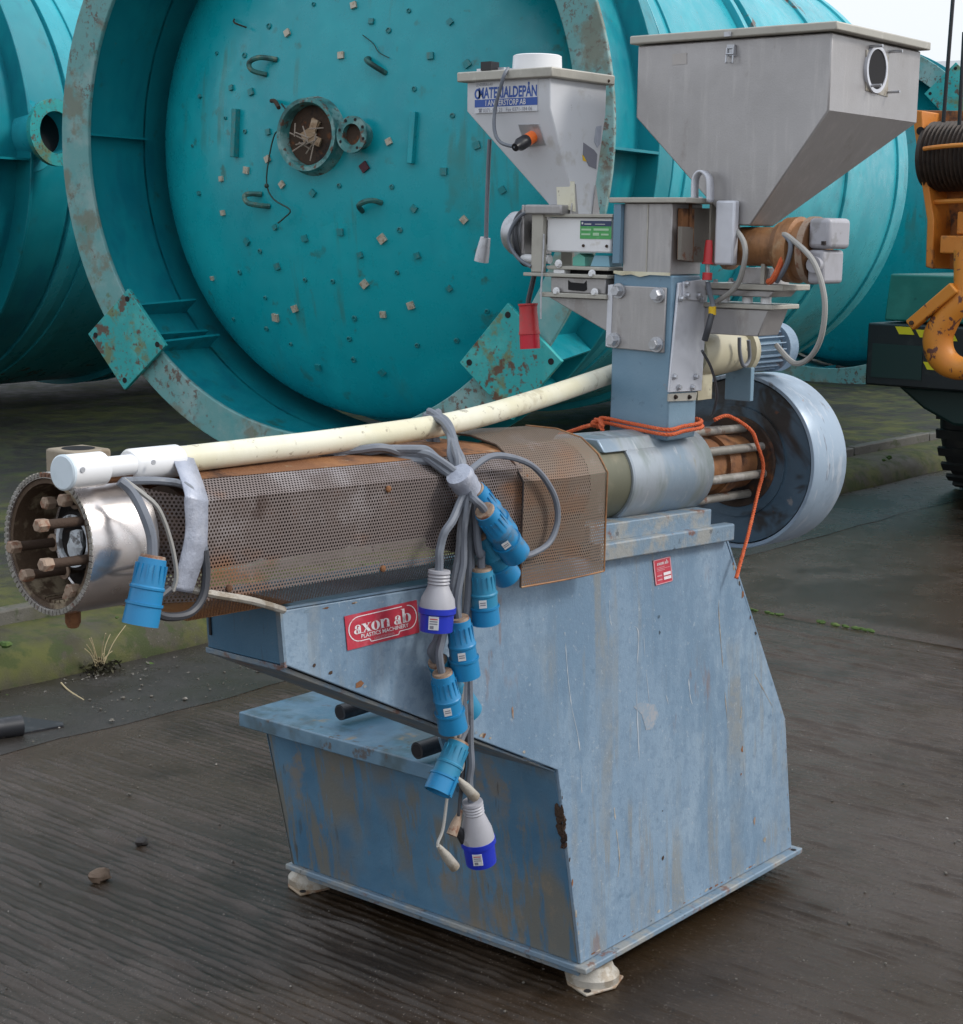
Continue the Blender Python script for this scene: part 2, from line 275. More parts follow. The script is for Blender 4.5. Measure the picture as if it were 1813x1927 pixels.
mat('pad_teal', (.02,.33,.33), .5, 0, [dict(c=(.06,.42,.40), s=4, lo=.45, hi=.65, k=.8), dict(c=(.16,.15,.04), s=5, d=7, lo=.53, hi=.62, k=.8, m=6, mlo=.36, mhi=.55), dict(c=(.11,.04,.02), s=7, lo=.56, hi=.62, k=.9), dict(c=(.10,.05,.02), s=40, lo=.56, hi=.62, k=.8, m=5), dict(c=(.03,.02,.05), s=24, lo=.68, hi=.72, k=.9)], bump=.3, bscale=50)
mat('neck_worn', (.05,.21,.21), .5, 0, [dict(c=(.20,.34,.33), s=9, lo=.46, hi=.6, k=.8), dict(c=(.02,.08,.08), s=7, lo=.48, hi=.6, k=.8), dict(c=(.10,.04,.02), s=16, lo=.55, hi=.62, k=.9)], bump=.4)
mat('lug_worn', (.03,.14,.13), .6, 0, [dict(c=(.16,.22,.16), s=14, lo=.5, hi=.62, k=.8), dict(c=(.02,.05,.05), s=9, lo=.5, hi=.6, k=.8)], bump=.3)
mat('clip_bare', (.48,.44,.36), .55, .2, [dict(c=(.28,.20,.13), s=40, lo=.5, hi=.65, k=.8)]); mat('clip_rust', (.07,.02,.03), .7)
mat('clip_teal', (.010,.215,.235), .45, 0, [dict(c=(.08,.20,.19), s=40, lo=.5, hi=.6, k=.7)])
mat('black_hole', (.006,.005,.007), .8); mat('wood', (.34,.23,.14), .8, 0, [dict(c=(.46,.36,.26), s=8, v=(1,1,6), lo=.45, hi=.65, k=.8), dict(c=(.15,.09,.05), s=20, lo=.55, hi=.7, k=.7)], bump=.4, bscale=60)
mat('twig', (.27,.22,.18), .8); mat('wire', (.02,.04,.03), .6)
mat('crane_orange', (.55,.18,.02), .55, 0, [dict(c=(.66,.27,.05), s=3, lo=.45, hi=.7, k=.7), dict(c=(.20,.08,.03), s=6, lo=.56, hi=.70, k=.8), dict(c=(.03,.018,.018), s=26, d=7, lo=.60, hi=.64, k=.9, m=4)], bump=.2, bscale=50, rvar=.1)
mat('crane_rusty', (.26,.10,.03), .7, 0, [dict(c=(.48,.18,.04), s=5, lo=.48, hi=.64, k=.9), dict(c=(.05,.03,.025), s=7, lo=.54, hi=.66, k=.9)], bump=.4, bscale=40)
mat('hook_orange', (.58,.21,.02), .55, 0, [dict(c=(.60,.20,.03), s=6, lo=.45, hi=.7, k=.7), dict(c=(.10,.035,.03), s=13, d=8, dist=.5, lo=.57, hi=.60, k=.95), dict(c=(.33,.22,.22), s=8, lo=.66, hi=.7, k=.8)], bump=.3, bscale=40, rvar=.1)
mat('drum_rope', (.045,.03,.022), .6, .1, [dict(c=(.02,.014,.012), s=20, lo=.45, hi=.65, k=.9)], bump=.4, bscale=90)
mat('crane_green', (.02,.19,.16), .42, 0, [dict(c=(.03,.24,.20), s=5, lo=.45, hi=.65, k=.8), dict(c=(.01,.10,.09), s=16, lo=.64, hi=.72, k=.7)], rvar=.08)
mat('crane_black', (.010,.013,.016), .45, 0, [dict(c=(.03,.035,.035), s=14, lo=.55, hi=.7, k=.7)]); mat('marking_yellow', (.66,.60,.015), .45)
mat('crane_darkgreen', (.008,.03,.028), .45)
mat('tyre', (.016,.016,.017), .7, 0, [dict(c=(.035,.032,.028), s=8, lo=.5, hi=.7, k=.8)], bump=.4, bscale=40)
mat('rubber', (.015,.016,.02), .45, 0, [dict(c=(.05,.05,.055), s=20, lo=.55, hi=.7, k=.7)])
mat('stone', (.13,.085,.055), .7, 0, [dict(c=(.20,.14,.10), s=20, lo=.5, hi=.7, k=.7)], bump=.6, bscale=40); mat('stone_dark', (.035,.03,.028), .6, bump=.5, bscale=40)
mat('block', (.30,.25,.19), .85, 0, [dict(c=(.22,.17,.12), s=12, lo=.5, hi=.66, k=.8)], bump=.5, bscale=60)
mat('timber', (.10,.085,.06), .85, 0, [dict(c=(.05,.05,.03), s=9, v=(6,1,1), lo=.5, hi=.66, k=.8)], bump=.5, bscale=60)
mat('straw', (.42,.34,.20), .8); mat('moss', (.045,.085,.014), .9, 0, [dict(c=(.10,.13,.03), s=30, lo=.5, hi=.7, k=.8)]); mat('dead_weed', (.05,.045,.025), .9)
mat('roof', (.40,.41,.42), .6); mat('shed_wall', (.30,.33,.34), .7)
mat('grit', (.10,.09,.075), .8, 0, [dict(c=(.30,.28,.25), s=60, lo=.55, hi=.62, k=.9)])
# ground, kerb and slab
def ground_mat(name, cols, rough, moss=0.0, wet=.0):
    m = mat(name, cols[0], rough, 0, [
        dict(c=cols[1], s=.9, lo=.40, hi=.62, k=.9), dict(c=cols[2], s=2.6, lo=.48, hi=.66, k=.8), dict(c=cols[3], s=1.3, dist=.4, lo=.52, hi=.66, k=.85, rough=rough-.12),
        dict(c=(.20,.18,.16), s=130, lo=.62, hi=.70, k=.55), dict(c=(.018,.016,.014), s=70, lo=.60, hi=.68, k=.6),
        dict(c=(.30,.27,.24), s=170, lo=.665, hi=.70, k=.8), dict(c=cols[3], s=.75, d=5, lo=.53, hi=.60, k=.5, rough=max(.10, rough-.17))]+
        ([dict(c=(.075,.080,.016), s=1.7, lo=.60-moss, hi=.78-moss, k=.9, m=7, mlo=.3, mhi=.55, rough=.85), dict(c=(.035,.05,.012), s=9, lo=.60-moss*.6, hi=.72-moss*.6, k=.75, rough=.9)] if moss else []),
        bump=.7, bscale=150, spec=.42, rvar=.10)
    return m
ground_mat('concrete', [(.046,.031,.020), (.064,.047,.036), (.036,.022,.010), (.021,.0115,.0045)], .23)
ground_mat('gutter_mud', [(.030,.026,.023), (.042,.037,.033), (.026,.024,.016), (.02,.016,.011)], .34)
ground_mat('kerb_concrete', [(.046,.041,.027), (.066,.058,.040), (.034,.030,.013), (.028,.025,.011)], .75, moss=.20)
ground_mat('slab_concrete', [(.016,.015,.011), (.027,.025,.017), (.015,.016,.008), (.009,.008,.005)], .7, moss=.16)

# perforated sheet: staggered round holes cut in the sheet (uv in metres)
def perforated(name, base, pitch=.0082, rad=.31, dark=(.05,.022,.014), rk=.85):
    m = mat(name, base, .6, .25, [dict(c=(.24,.10,.035), s=3.2, v=(.8,1,1.6), lo=.54, hi=.68, k=rk), dict(c=(.33,.30,.30), s=4, d=7, lo=.50, hi=.66, k=.75), dict(c=dark, s=6, lo=.60, hi=.72, k=.7)], bump=.2, bscale=120)
    t = m.node_tree; n = t.nodes; L = t.links.new; bs = n['Principled BSDF']; out = n['Material Output']
    uv = n.new('ShaderNodeUVMap'); sp = n.new('ShaderNodeSeparateXYZ'); L(uv.outputs[0], sp.inputs[0])
    def mth(op, a, b=None, c=None):
        x = n.new('ShaderNodeMath'); x.operation = op
        for i, q in enumerate((a, b, c)):
            if q is None: continue
            if isinstance(q, (int, float)): x.inputs[i].default_value = q
            else: L(q, x.inputs[i])
        return x.outputs[0]
    a = mth('DIVIDE', sp.outputs[0], pitch); b = mth('DIVIDE', sp.outputs[1], pitch*.866)
    row = mth('FLOOR', b); par = mth('MULTIPLY', mth('MODULO', mth('ADD', row, 1000), 2), .5)
    fx = mth('SUBTRACT', mth('FRACT', mth('ADD', a, par)), .5); fy = mth('MULTIPLY', mth('SUBTRACT', mth('FRACT', b), .5), .866)
    d = mth('SQRT', mth('ADD', mth('MULTIPLY', fx, fx), mth('MULTIPLY', fy, fy)))
    hole = mth('LESS_THAN', d, rad)
    tr = n.new('ShaderNodeBsdfTransparent'); mix = n.new('ShaderNodeMixShader')
    L(hole, mix.inputs[0]); L(bs.outputs[0], mix.inputs[1]); L(tr.outputs[0], mix.inputs[2]); L(mix.outputs[0], out.inputs[0])
    return m
perforated('perforated_sheet', (.18,.145,.135), pitch=.0066, rad=.30)
perforated('perforated_bronze', (.175,.13,.10), pitch=.0068, rad=.25, rk=.4)

# ================================================================== SETTING
def ground():
    xs = [-1.9+i*.0042 for i in range(int(5.3/.0042))]
    xs += [3.41, 3.45, 3.49, 3.505, 3.512, 3.522, 3.53, 3.55] + [3.7+i*.2 for i in range(45)] + [13, 15, 18, 25, 40, 80, 200, 700]
    xs = [-700, -200, -60, -20, -8, -4, -2.6] + xs
    ys = [-700, -200, -60, -20, -8, -4, -2.9] + [-2.4+i*.04 for i in range(int(4.7/.04))] + [2.35, 2.6, 3, 4, 6, 9, 14, 25, 60, 200, 700]
    vs = []; fs = []; ny = len(ys)
    for x in xs:
        for y in ys:
            z = 0.0
            if -1.95 < x < 3.5 and -2.5 < y < 2.3:
                w = mnoise.noise(V((x*5, y*1.1, 0))); w2 = mnoise.noise(V((x*1.3, y*.5, 7))); w3 = mnoise.noise(V((x*38, y*3.0, 2))); w4 = mnoise.noise(V((x*75, y*17, 5)))
                ph = x/.029+.5*w+.8*w2; fr = ph-math.floor(ph); ri = math.floor(ph)
                am = max(.05, .5+.9*mnoise.noise(V((ri*3.7, y*1.3, 1)))+.9*mnoise.noise(V((ri*5.1, y*7.0, 4))))
                s = math.exp(-((fr-.5)/.20)**2)*am
                ed = min(1, max(0, (2.22+.07*mnoise.noise(V((x*2, 3, 1)))-y)/.1))*(.55+.45*max(-.6, min(1, 2*w2+.6)))
                z = (.0100*s*(.8+.6*w4)+.0026*w3+.0022*w4)*ed
            elif 3.5 <= x <= 3.535: z = -.018
            elif x > 3.5: z = .002*mnoise.noise(V((x*2, y*2, 0)))
            vs.append((x, y, z))
    for i in range(len(xs)-1):
        for j in range(ny-1):
            a = i*ny+j; fs.append((a, a+ny, a+ny+1, a+1))
    mb = MB(); mb.v = [V(p) for p in vs]; mb.f = fs
    return tag(obj('ground', mb, 'concrete', ang=180), 'dark wet brushed concrete yard with fine ridges', None, None, 'structure')
ground()
# silted gutter along the foot of the kerb
mb = MB(); n = 90
gx = [-6+i*.22 for i in range(n)]
for x in gx:
    e = 2.28+.09*mnoise.noise(V((x*1.5,0,3)))+.03*mnoise.noise(V((x*7,0,3)))
    for k in range(7):
        y = e+(2.93-e)*k/6; mb.v.append(V((x, y, .0055+.006*k/6+(.006*mnoise.noise(V((x*6,y*6,1))) if 0<k else -.004))))
for i in range(n-1):
    for k in range(6): a = i*7+k; mb.f.append((a, a+7, a+8, a+1))
tag(obj('gutter', mb, 'gutter_mud', ang=180), 'smooth silted gutter strip at the foot of the mossy kerb', None, None, 'structure')
# kerb with rounded nose and ledge, along the yard
prof = [(2.875,-.05),(2.88,.02),(2.895,.075),(2.93,.118),(2.985,.140),(3.19,.152),(3.20,.150),(3.20,-.05)]
mb = MB(); nk = len(prof); kx = [-10+i*.18 for i in range(190)]
for x in kx:
    for j, (y, z) in enumerate(prof):
        q = .014*mnoise.noise(V((x*1.3, j*.7, 0)))+.006*mnoise.noise(V((x*6, j*1.9, 4)))
        mb.v.append(V((x, y+(q if 0<j<5 else 0), z+(q*.7 if 1<j<6 else 0))))
for i in range(len(kx)-1):
    for j in range(nk-1): a = i*nk+j; mb.f.append((a, a+1, a+nk+1, a+nk))
tag(obj('kerb', mb, 'kerb_concrete', ang=60), 'long mossy concrete kerb with rounded edge', None, None, 'structure')
mb = MB()
for i in range(22):
    x0 = -8+i*1.2; mb.box(x0+.006, x0+1.194, 3.205, 3.275, .05, .205+.006*random.uniform(-1,1))
ground_mat('edging_concrete', [(.10,.096,.085), (.14,.13,.115), (.07,.065,.045), (.06,.055,.04)], .75, moss=.08)
tag(obj('kerb_edging', mb, 'edging_concrete', bev=.008), 'narrow concrete edging strip behind the mossy kerb', None, None, 'structure')
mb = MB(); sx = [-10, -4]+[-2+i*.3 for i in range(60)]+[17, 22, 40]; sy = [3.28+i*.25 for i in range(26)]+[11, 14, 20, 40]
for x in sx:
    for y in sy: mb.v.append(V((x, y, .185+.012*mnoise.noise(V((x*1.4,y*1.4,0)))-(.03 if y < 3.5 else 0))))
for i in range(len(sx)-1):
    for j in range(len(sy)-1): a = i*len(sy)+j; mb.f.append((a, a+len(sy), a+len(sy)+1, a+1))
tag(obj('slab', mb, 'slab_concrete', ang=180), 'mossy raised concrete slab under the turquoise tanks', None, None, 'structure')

# ================================================================== TANKS
TH = 0.15892; TC = V((3.915, 4.723, 2.096)); TZ = 1.896
AX = V((math.cos(TH), math.sin(TH), 0)); HH = V((-math.sin(TH), math.cos(TH), 0))
DR = 1.60
def dish_x(r): return .74-.56*math.sqrt(max(0, 1-(r/DR)**2))
def on_dish(px, py):
    d = ray(px, py); off = .25
    for _ in range(12):
        t = (TC+AX*off-CAM).dot(AX)/d.dot(AX); p = CAM+d*t-TC; r = math.hypot(p.dot(HH), p.z); off = dish_x(r)
    return V((off, p.dot(HH), p.z+TZ))
def dish_normal(p):
    e = .01; y, z = p.y, p.z-TZ; f = lambda a, b: dish_x(math.hypot(a, b))
    return V((-1, (f(y+e,z)-f(y-e,z))/(2*e), (f(y,z+e)-f(y,z-e))/(2*e))).normalized()
tank = thing('storage_tank', (0,0,0), 'huge turquoise steel tank lying on its side, manhole end facing the viewer', 'tank', 'turquoise tanks lying on the slab')
O = V((0, 0, TZ)); X = V((1, 0, 0))
mb = MB().lathe(O, X, [(dish_x(DR*math.sin(a*math.pi/2/30)), DR*math.sin(a*math.pi/2/30)) for a in range(0, 31)]+[(1.1, DR)], 96); obj('dished_end', mb, 'teal', tank)
obj('flange_ring', MB().ring(O, X, 1.633, 1.843, 0, .03, 128), 'flange_worn', tank, bev=.006)
skirt = obj('skirt', MB().ring(O, X, 1.70, 1.715, .031, 1.02, 128), 'teal_skirt', tank)
obj('back_flange', MB().ring(O, X, 1.70, 1.84, .56, .585, 128), 'teal_skirt', tank, bev=.004)
for k in range(8):
    a = math.radians(k*45+2.0); c, s = math.cos(a), math.sin(a); rad = V((0, c, s)); tan = V((0, -s, c))
    obj('gusset', MB().obox(O+rad*1.777+X*.295, X*.264, rad*.061, tan*.007), 'teal_skirt', skirt)
    obj('inner_gusset', MB().obox(O+rad*1.667+X*.295, X*.264, rad*.0325, tan*.007), 'teal_skirt', skirt)
shell = obj('shell', MB().lathe(O, X, [(1.0,1.58),(1.021,1.66),(5.6,1.66),(5.8,1.65),(6.1,1.50),(6.4,.9),(6.5,0)], 128), 'teal_shell', tank)
for t0, t1, dr in ((1.1,1.2,.03), (1.32,1.44,.014), (2.55,2.62,.045), (2.75,2.82,.045), (4.2,4.3,.02), (5.45,5.6,.018)):
    obj('stiffener_ring', MB().ring(O, X, 1.65, 1.66+dr, t0, t1, 128), 'teal_shell', shell, bev=.004)
obj('stiffener_band', MB().ring(O, X, 1.65, 1.672, 2.62, 2.75, 128), 'teal_skirt', shell)
for k, (am, rr, sz, rot) in enumerate(((-41, 1.755, .215, 0), (-138.5, 1.735, .215, 0), (45, 1.755, .215, 0), (135, 1.755, .215, 0))):
    a = math.radians(am); rad = V((0, math.cos(a), math.sin(a))); tan = V((0, -rad.z, rad.y)); pc = O+rad*rr-X*.028
    pad = obj('foot_pad', MB().obox(pc, X*.014, rad*sz, tan*sz), 'pad_teal', tank, bev=.003)
    for i in (-1, 1):
        for j in (-1, 1): obj('bolt_hole', MB().cyl(pc+rad*sz*.8*i+tan*sz*.8*j-X*.0145, pc+rad*sz*.8*i+tan*sz*.8*j-X*.016, .017, n=12), 'black_hole', pad)
        poly = [O+rad*(1.6)+tan*(.14*i), O+rad*1.9+tan*(.14*i), O+rad*1.84+tan*(.14*i)+X*.55, O+rad*1.57+tan*(.14*i)+X*.55]
        obj('pad_web', MB().prism([p-tan*.007 for p in poly], tan*.014), 'teal_skirt', pad)
# nozzle, manhole and fittings on the dished end
def fitting(p0, d, L, r, w, fr=None):
    q = MB().lathe(p0, d, [(-.03,r),(L,r),(L,r-w),(-.03+.002,r-w)], 40, True); return q
mp = on_dish(592, 255); md = V((-1, 0.0, .02)).normalized()
man = obj('manhole_neck', MB().lathe(mp, md, [(-.06,.265),(.0,.215),(.05,.198),(.07,.20),(.085,.20),(.085,.178),(.07,.168),(-.05,.168)], 48, True), 'neck_worn', tank)
obj('manhole_floor', MB().cyl(mp-md*.0, mp+md*.012, .166, n=32), 'dark_rust', man)
for i in range(16):
    a = random.uniform(0, 6.28); rr = random.uniform(0, .09); l = random.uniform(.03, .085); b = random.uniform(0, 6.28)
    c0 = mp+md*(.02+.004*i)+V((0, math.cos(a)*rr, math.sin(a)*rr)); dv = V((0, math.cos(b), math.sin(b)))
    if i < 5: obj('debris_chunk', MB().obox(c0, md*.006, dv*l*.7, V((0,-dv.z,dv.y))*l*.4), 'wood', man)
    else: obj('debris_stick', MB().cyl(c0-dv*l+md*.03, c0+dv*l+md*random.uniform(.0,.05), .004, n=6), 'twig', man)
sp_ = on_dish(680, 255)
sn = obj('small_nozzle', MB().lathe(sp_, md, [(-.04,.075),(.075,.075),(.075,.10),(.095,.10),(.095,.058),(-.03,.058)], 32, True), 'neck_worn', tank)
obj('nozzle_bore', MB().cyl(sp_+md*.05, sp_+md*.06, .0585, n=24), 'dark_rust', sn)
for k in range(8):
    a = k*math.pi/4+.3; obj('flange_hole', MB().cyl(sp_+md*.0953+V((0,math.cos(a),math.sin(a)))*.082, sp_+md*.0965+V((0,math.cos(a),math.sin(a)))*.082, .009, n=8), 'black_hole', sn)
# hinge stub and hanging wire on the manhole
def dwire(pts, r, off=.012): return MB().tube([on_dish(*q)+V((-off, 0, 0)) for q in pts], r, 6, 4)
obj('hinge_stub', MB().tube([on_dish(515,190)+V((-.02,0,0)), on_dish(530,192)+V((-.06,0,0)), on_dish(545,205)+V((-.10,0,0))], .012, 8), 'dark_rust', tank)
obj('hanging_wire', dwire([(540,196),(552,215),(551,235),(543,247),(528,252),(517,295),(512,345),(525,375),(556,395),(545,410),(533,420)], .0045, .05), 'wire', tank)
obj('knob', MB().blob(on_dish(512,350)+V((-.05,0,0)), .014, .014, .014, 8, 0), 'wire', tank)
obj('scratch_wire', dwire([(685,66),(705,82),(715,98),(735,109)], .0025), 'wire', tank)
obj('loose_wire', MB().tube([on_dish(443,36)+V((-.01,0,0)), on_dish(460,46)+V((-.09,0,0)), on_dish(468,52)+V((-.02,0,0))], .005, 6), 'dark_rust', tank)
for pts in ([(522,112),(503,112),(487,122),(489,136),(502,140)], [(695,110),(702,117),(714,127),(726,137)], [(493,365),(477,365),(481,378),(494,384),(508,388)], [(682,397),(686,386),(697,379),(710,376),(718,381)]):
    q = [on_dish(*p) for p in pts]; m = len(q)
    for i in range(m): q[i] = q[i]+dish_normal(q[i])*(.075*math.sin(math.pi*i/(m-1))**.6)
    obj('lifting_lug', MB().tube(q, .015, 8, 5), 'lug_worn', tank)
for (x0, y0, x1, y1) in ((449,205,446,296), (782,210,776,308)):
    a, b = on_dish(x0, y0), on_dish(x1, y1); nn = dish_normal((a+b)/2)
    bar = obj('cleat_bar', MB().obox((a+b)/2+nn*.02, (b-a)/2, nn*.02, (b-a).cross(nn).normalized()*.017), 'clip_teal' if x0 < 600 else 'teal', tank, bev=.004)
bare = [(667,10),(542,62),(643,104),(465,320),(421,400),(418,336),(520,597),(556,580),(687,534),(505,299),(401,523),(733,266),(720,449),(874,413),(722,591),(774,574),(532,347)]
rusty = [(687,314)]
faint = [(507,49),(591,8),(461,104),(409,100),(437,165),(474,173),(425,222),(462,247),(506,248),(363,274),(378,181),(376,363),(590,363),(639,349),(575,448),(642,436),(519,427),(466,454),(490,472),(452,512),(523,501),(575,526),(627,529),(679,479),(668,598),(548,647),(658,637),(502,618),
   (732,57),(848,41),(811,105),(780,167),(852,217),(898,273),(836,322),(738,351),(946,357),(780,392),(753,432),(786,480),(748,512),(846,542),(917,585),(786,649),(666,676),(860,640),(600,690),(720,700),(900,470),(880,120),(930,180),(960,260),(500,560),(440,600),(700,40),(770,20)]
for lst, mt, hs_ in ((bare, 'clip_bare', .022), (rusty, 'clip_rust', .023), (faint, 'clip_teal', .0175)):
    for (px, py) in lst:
        p = on_dish(px, py); nn = dish_normal(p); a = random.uniform(-.15,.35)+(.6 if random.random() < .3 else 0)
        t1 = nn.cross(V((0, math.sin(a), math.cos(a)))).normalized(); t2 = nn.cross(t1); s_ = hs_*random.uniform(.75, 1.1)
        if px < 430: s_ *= .7
        if mt == 'clip_teal' and random.random() < .55: obj('stud_clip', MB().lathe(p, nn, [(-.005,s_*.9),(.008,s_*.9),(.010,s_*.6),(.004,s_*.5)], 12), mt, tank)
        else: obj('clip_plate', MB().obox(p+nn*.006, t1*s_, t2*s_, nn*.009), mt, tank)
tank.location = (TC.x, TC.y, .2); tank.rotation_euler = (0, 0, TH)
def tank_copy(off, side, label):
    keep = {'dished_end','flange_ring','skirt','back_flange','shell','foot_pad'}
    c = tank.copy(); COL.objects.link(c); c['label'] = label
    p = TC+AX*off+HH*side; c.location = (p.x, p.y, .2)
    for ch in list(tank.children):
        if ch.name.split('.')[0] in keep: copy_tree(ch, c)
    return c
tb = tank_copy(8.6, -.10, 'turquoise tank end behind the orange crane, its flange rim cut by the right edge')
tank_copy(8.3, 4.5, 'extra turquoise tank added to darken the gap between the two nearest tanks')  # extra tank put in to block skylight and darken the gap
tb.scale = (.924,)*3; tb.location.z = .08
tl = tank_copy(.15, 4.72, 'turquoise tank at the far left with an open pipe stub on its side')
tl.scale = (1.08,)*3; tl.location.z = .07; tl.location += HH*.12
# pipe stub on the left tank
a = math.radians(180-3); rad = V((0, math.cos(a), math.sin(a))); tan = V((0, -rad.z, rad.y))
dst = (rad*1+X*(-.12)).normalized()
po = O+X*.70+rad*1.56
st = obj('pipe_stub', MB().lathe(po, dst, [(0,.155),(.40,.155),(.40,.13),(0,.13)], 40, True), 'teal_shell')
st.parent = tl
obj('stub_flange', MB().ring(po, dst, .13, .205, .385, .42, 40), 'pad_teal').parent = st
obj('stub_bore', MB().cyl(po+dst*.27, po+dst*.28, .131, n=24), 'black_hole').parent = st
obj('stub_collar', MB().ring(po, dst, .15, .225, .10, .14, 40), 'teal_shell').parent = st

# shed roof line and fence far behind
sh = thing('far_shed', (36, 8, 0), 'pale grey shed roof far behind the turquoise tanks at the top right', 'shed')
f0 = CAM+ray(1700, 118)*40; f1 = CAM+ray(2000, 116)*38
rt = V((f1.x-f0.x, f1.y-f0.y, 0)); wdv = V((-rt.y, rt.x, 0)).normalized()*(1 if V((-rt.y, rt.x, 0)).dot(f0-CAM) > 0 else -1)
rf = obj('roof', MB().prism([f0, f0-wdv*3+V((0,0,-1.2)), f0-wdv*3+V((0,0,-1.35)), f0+wdv*3+V((0,0,-1.35)), f0+wdv*3+V((0,0,-1.2))], rt*1.6), 'roof', sh)
obj('wall', MB().prism([V((f0.x,f0.y,0))-wdv*2.8, V((f0.x,f0.y,f0.z-1.34))-wdv*2.8, V((f0.x,f0.y,f0.z-1.34))+wdv*2.8, V((f0.x,f0.y,0))+wdv*2.8], rt*1.6), 'shed_wall', sh)

# ================================================================== CRANE
XC = 6.6
cr = thing('mobile_crane', (7.6, 1.0, 0), 'orange and green mobile crane at the right edge with rope drum', 'crane')
def P(px, py, x=XC): return atx(px, py, x)
cw = [P(1676,515), P(1664,603)]
obj('counterweight', MB().hexa([V((XC,.3,cw[1].z)), V((XC+1.4,.3,cw[1].z)), V((XC+1.4,cw[1].y,cw[1].z)), V((XC,cw[1].y,cw[1].z)), V((XC,.3,cw[0].z)), V((XC+1.3,.3,cw[0].z)), V((XC+1.3,cw[0].y,cw[0].z)), V((XC,cw[0].y,cw[0].z))]), 'crane_green', cr, bev=.012)
bl, bb = P(1651,606), P(1652,722)
bump = obj('bumper_beam', MB().box(XC-.12, XC+1.5, .2, bl.y, bb.z, bl.z), 'crane_black', cr, bev=.012)
obj('recess_panel', MB().box(XC-.126, XC-.119, bl.y-.36, bl.y-.04, bb.z+.05, bl.z-.12), 'crane_darkgreen', bump)
for px, py in ((1703,622),(1742,628),(1756,689),(1797,694),(1784,634)):
    q = atx(px, py, XC-.128); w_, h_ = .052, .022
    obj('warning_stripe', MB().prism([q+V((0,w_*.6+.03,h_)), q+V((0,w_*.6-.065,h_)), q+V((0,-w_*.6-.03,-h_)), q+V((0,-w_*.6+.065,-h_))], (.004,0,0)), 'marking_yellow', bump)
ch = atx(1690, 770, XC+.1)
obj('chassis', MB().prism([(XC+.05, bl.y-.12, bb.z-.005), (XC+.05, .2, bb.z-.005), (XC+.05, .2, .52), (XC+.05, bl.y-.50, .52), (XC+.05, bl.y-.30, ch.z+.02)], (1.6, 0, 0)), 'crane_darkgreen', cr, bev=.02)
wc = V((7.75, 2.28, .52))
wh = obj('wheel', MB().lathe(wc, (0,1,0), [(-.2,.30),(-.2,.44),(-.15,.51),(.15,.51),(.2,.44),(.2,.30)], 48, True), 'tyre', cr, bev=.02)
obj('hub', MB().lathe(wc, (0,1,0), [(-.15,.30),(-.08,.28),(-.02,.12),(.02,.12),(.12,.28),(.17,.30)], 32), 'crane_orange', wh)
for k in range(26):
    a = k*2*math.pi/26; dv = V((math.cos(a),0,math.sin(a))); obj('tread_lug', MB().obox(wc+dv*.515, dv*.012, V((0,.19,0)), V((-dv.z,0,dv.x))*.03), 'tyre', wh)
obj('axle', MB().cyl((7.75,.2,.55),(7.75,2.2,.55),.09), 'dark_rust', cr)
# boom head with rope drum
XB = 5.9
def B(px, py, dx=0): return atx(px, py, XB+dx)
obj('boom_cheek', MB().prism([B(1716,206), B(1728,300), B(1745,415), B(1742,502), B(1756,506), B(1758,412), B(1740,300), B(1736,208)], (.30,0,0)), 'crane_orange', cr, bev=.006)
obj('boom_plate', MB().prism([B(1720,207,.22), B(1732,300,.22), B(1748,415,.22), B(1750,504,.22), B(1990,520,.22), B(1990,210,.22)], (.02,0,0)), 'crane_rusty', cr, bev=.004)
obj('boom_box', MB().box(XB+.26, XB+3.2, B(1990,300).y, B(1745,300).y-.1, 1.55, 2.25), 'crane_orange', cr, bev=.02)
obj('cheek_hole', MB().cyl(B(1733,246,-.004), B(1733,246,.002), .022, n=14), 'black_hole', cr)
da = B(1745,288,.10); dxx = V((.0,-1,0))
drp = [(0,.17)]
for k in range(16): drp += [(.02+k*.025,.17),(.03+k*.025,.188),(.04+k*.025,.17)]
drum = obj('rope_drum', MB().lathe(da+V((0,-.01,-.02)), dxx, drp, 40), 'drum_rope', cr)
obj('drum_guard_bar', MB().tube([B(1739,280,-.10), B(1770,276,-.11), B(1830,272,-.11), B(1990,270,-.11)], .012, 8), 'crane_orange', cr)
obj('cross_bar', MB().tube([B(1758,380,.05), B(1830,377,.03), B(1990,372,.03)], .014, 8), 'crane_orange', cr)
obj('lower_block', MB().box(XB-.02, XB+.2, B(1990,460).y, B(1772,460).y, B(1772,477).z, B(1772,443).z), 'crane_orange', cr, bev=.008)
obj('upper_block', MB().box(XB+.02, XB+.2, B(1990,420).y, B(1798,420).y, B(1800,441).z, B(1800,398).z), 'crane_orange', cr, bev=.008)
for (x0, y0, x1, y1) in ((1776,230,1797,-40), (1806,235,1815,60)):
    obj('wire_rope', MB().tube([B(x0,y0,-.08), B((x0+x1)/2,(y0+y1)/2,-.1), B(x1,y1,-.1)], .011, 8), 'black_plastic', cr)
# hook
XH = 5.75
hk = thing('crane_hook', atx(1790, 690, XH), 'large chipped orange crane hook hanging in front of the green counterweight', 'hook')
def K(px, py): return atx(px, py, XH)
obj('shank', MB().cyl(K(1812,560), K(1812,470), .045, n=20), 'hook_orange', hk)
cpts = [(1812,545),(1801,572),(1782,600),(1767,630),(1768,660),(1785,684),(1815,694),(1845,684),(1862,655),(1862,630)]
crv = spline([K(*p) for p in cpts], 5)
rads = [.045+.035*math.sin(math.pi*min(1, i/(len(crv)*.75))) for i in range(len(crv))]
for i in range(int(len(crv)*.8), len(crv)): rads[i] = max(.012, rads[i]*(1-(i-len(crv)*.8)/(len(crv)*.25)))
obj('bowl', MB().tube(crv, rads, 18, smooth=False), 'hook_orange', hk)
a, b = K(1806,540), K(1722,612); dvv = (b-a).normalized(); nrm = V((1,0,0)); up = dvv.cross(nrm).normalized()
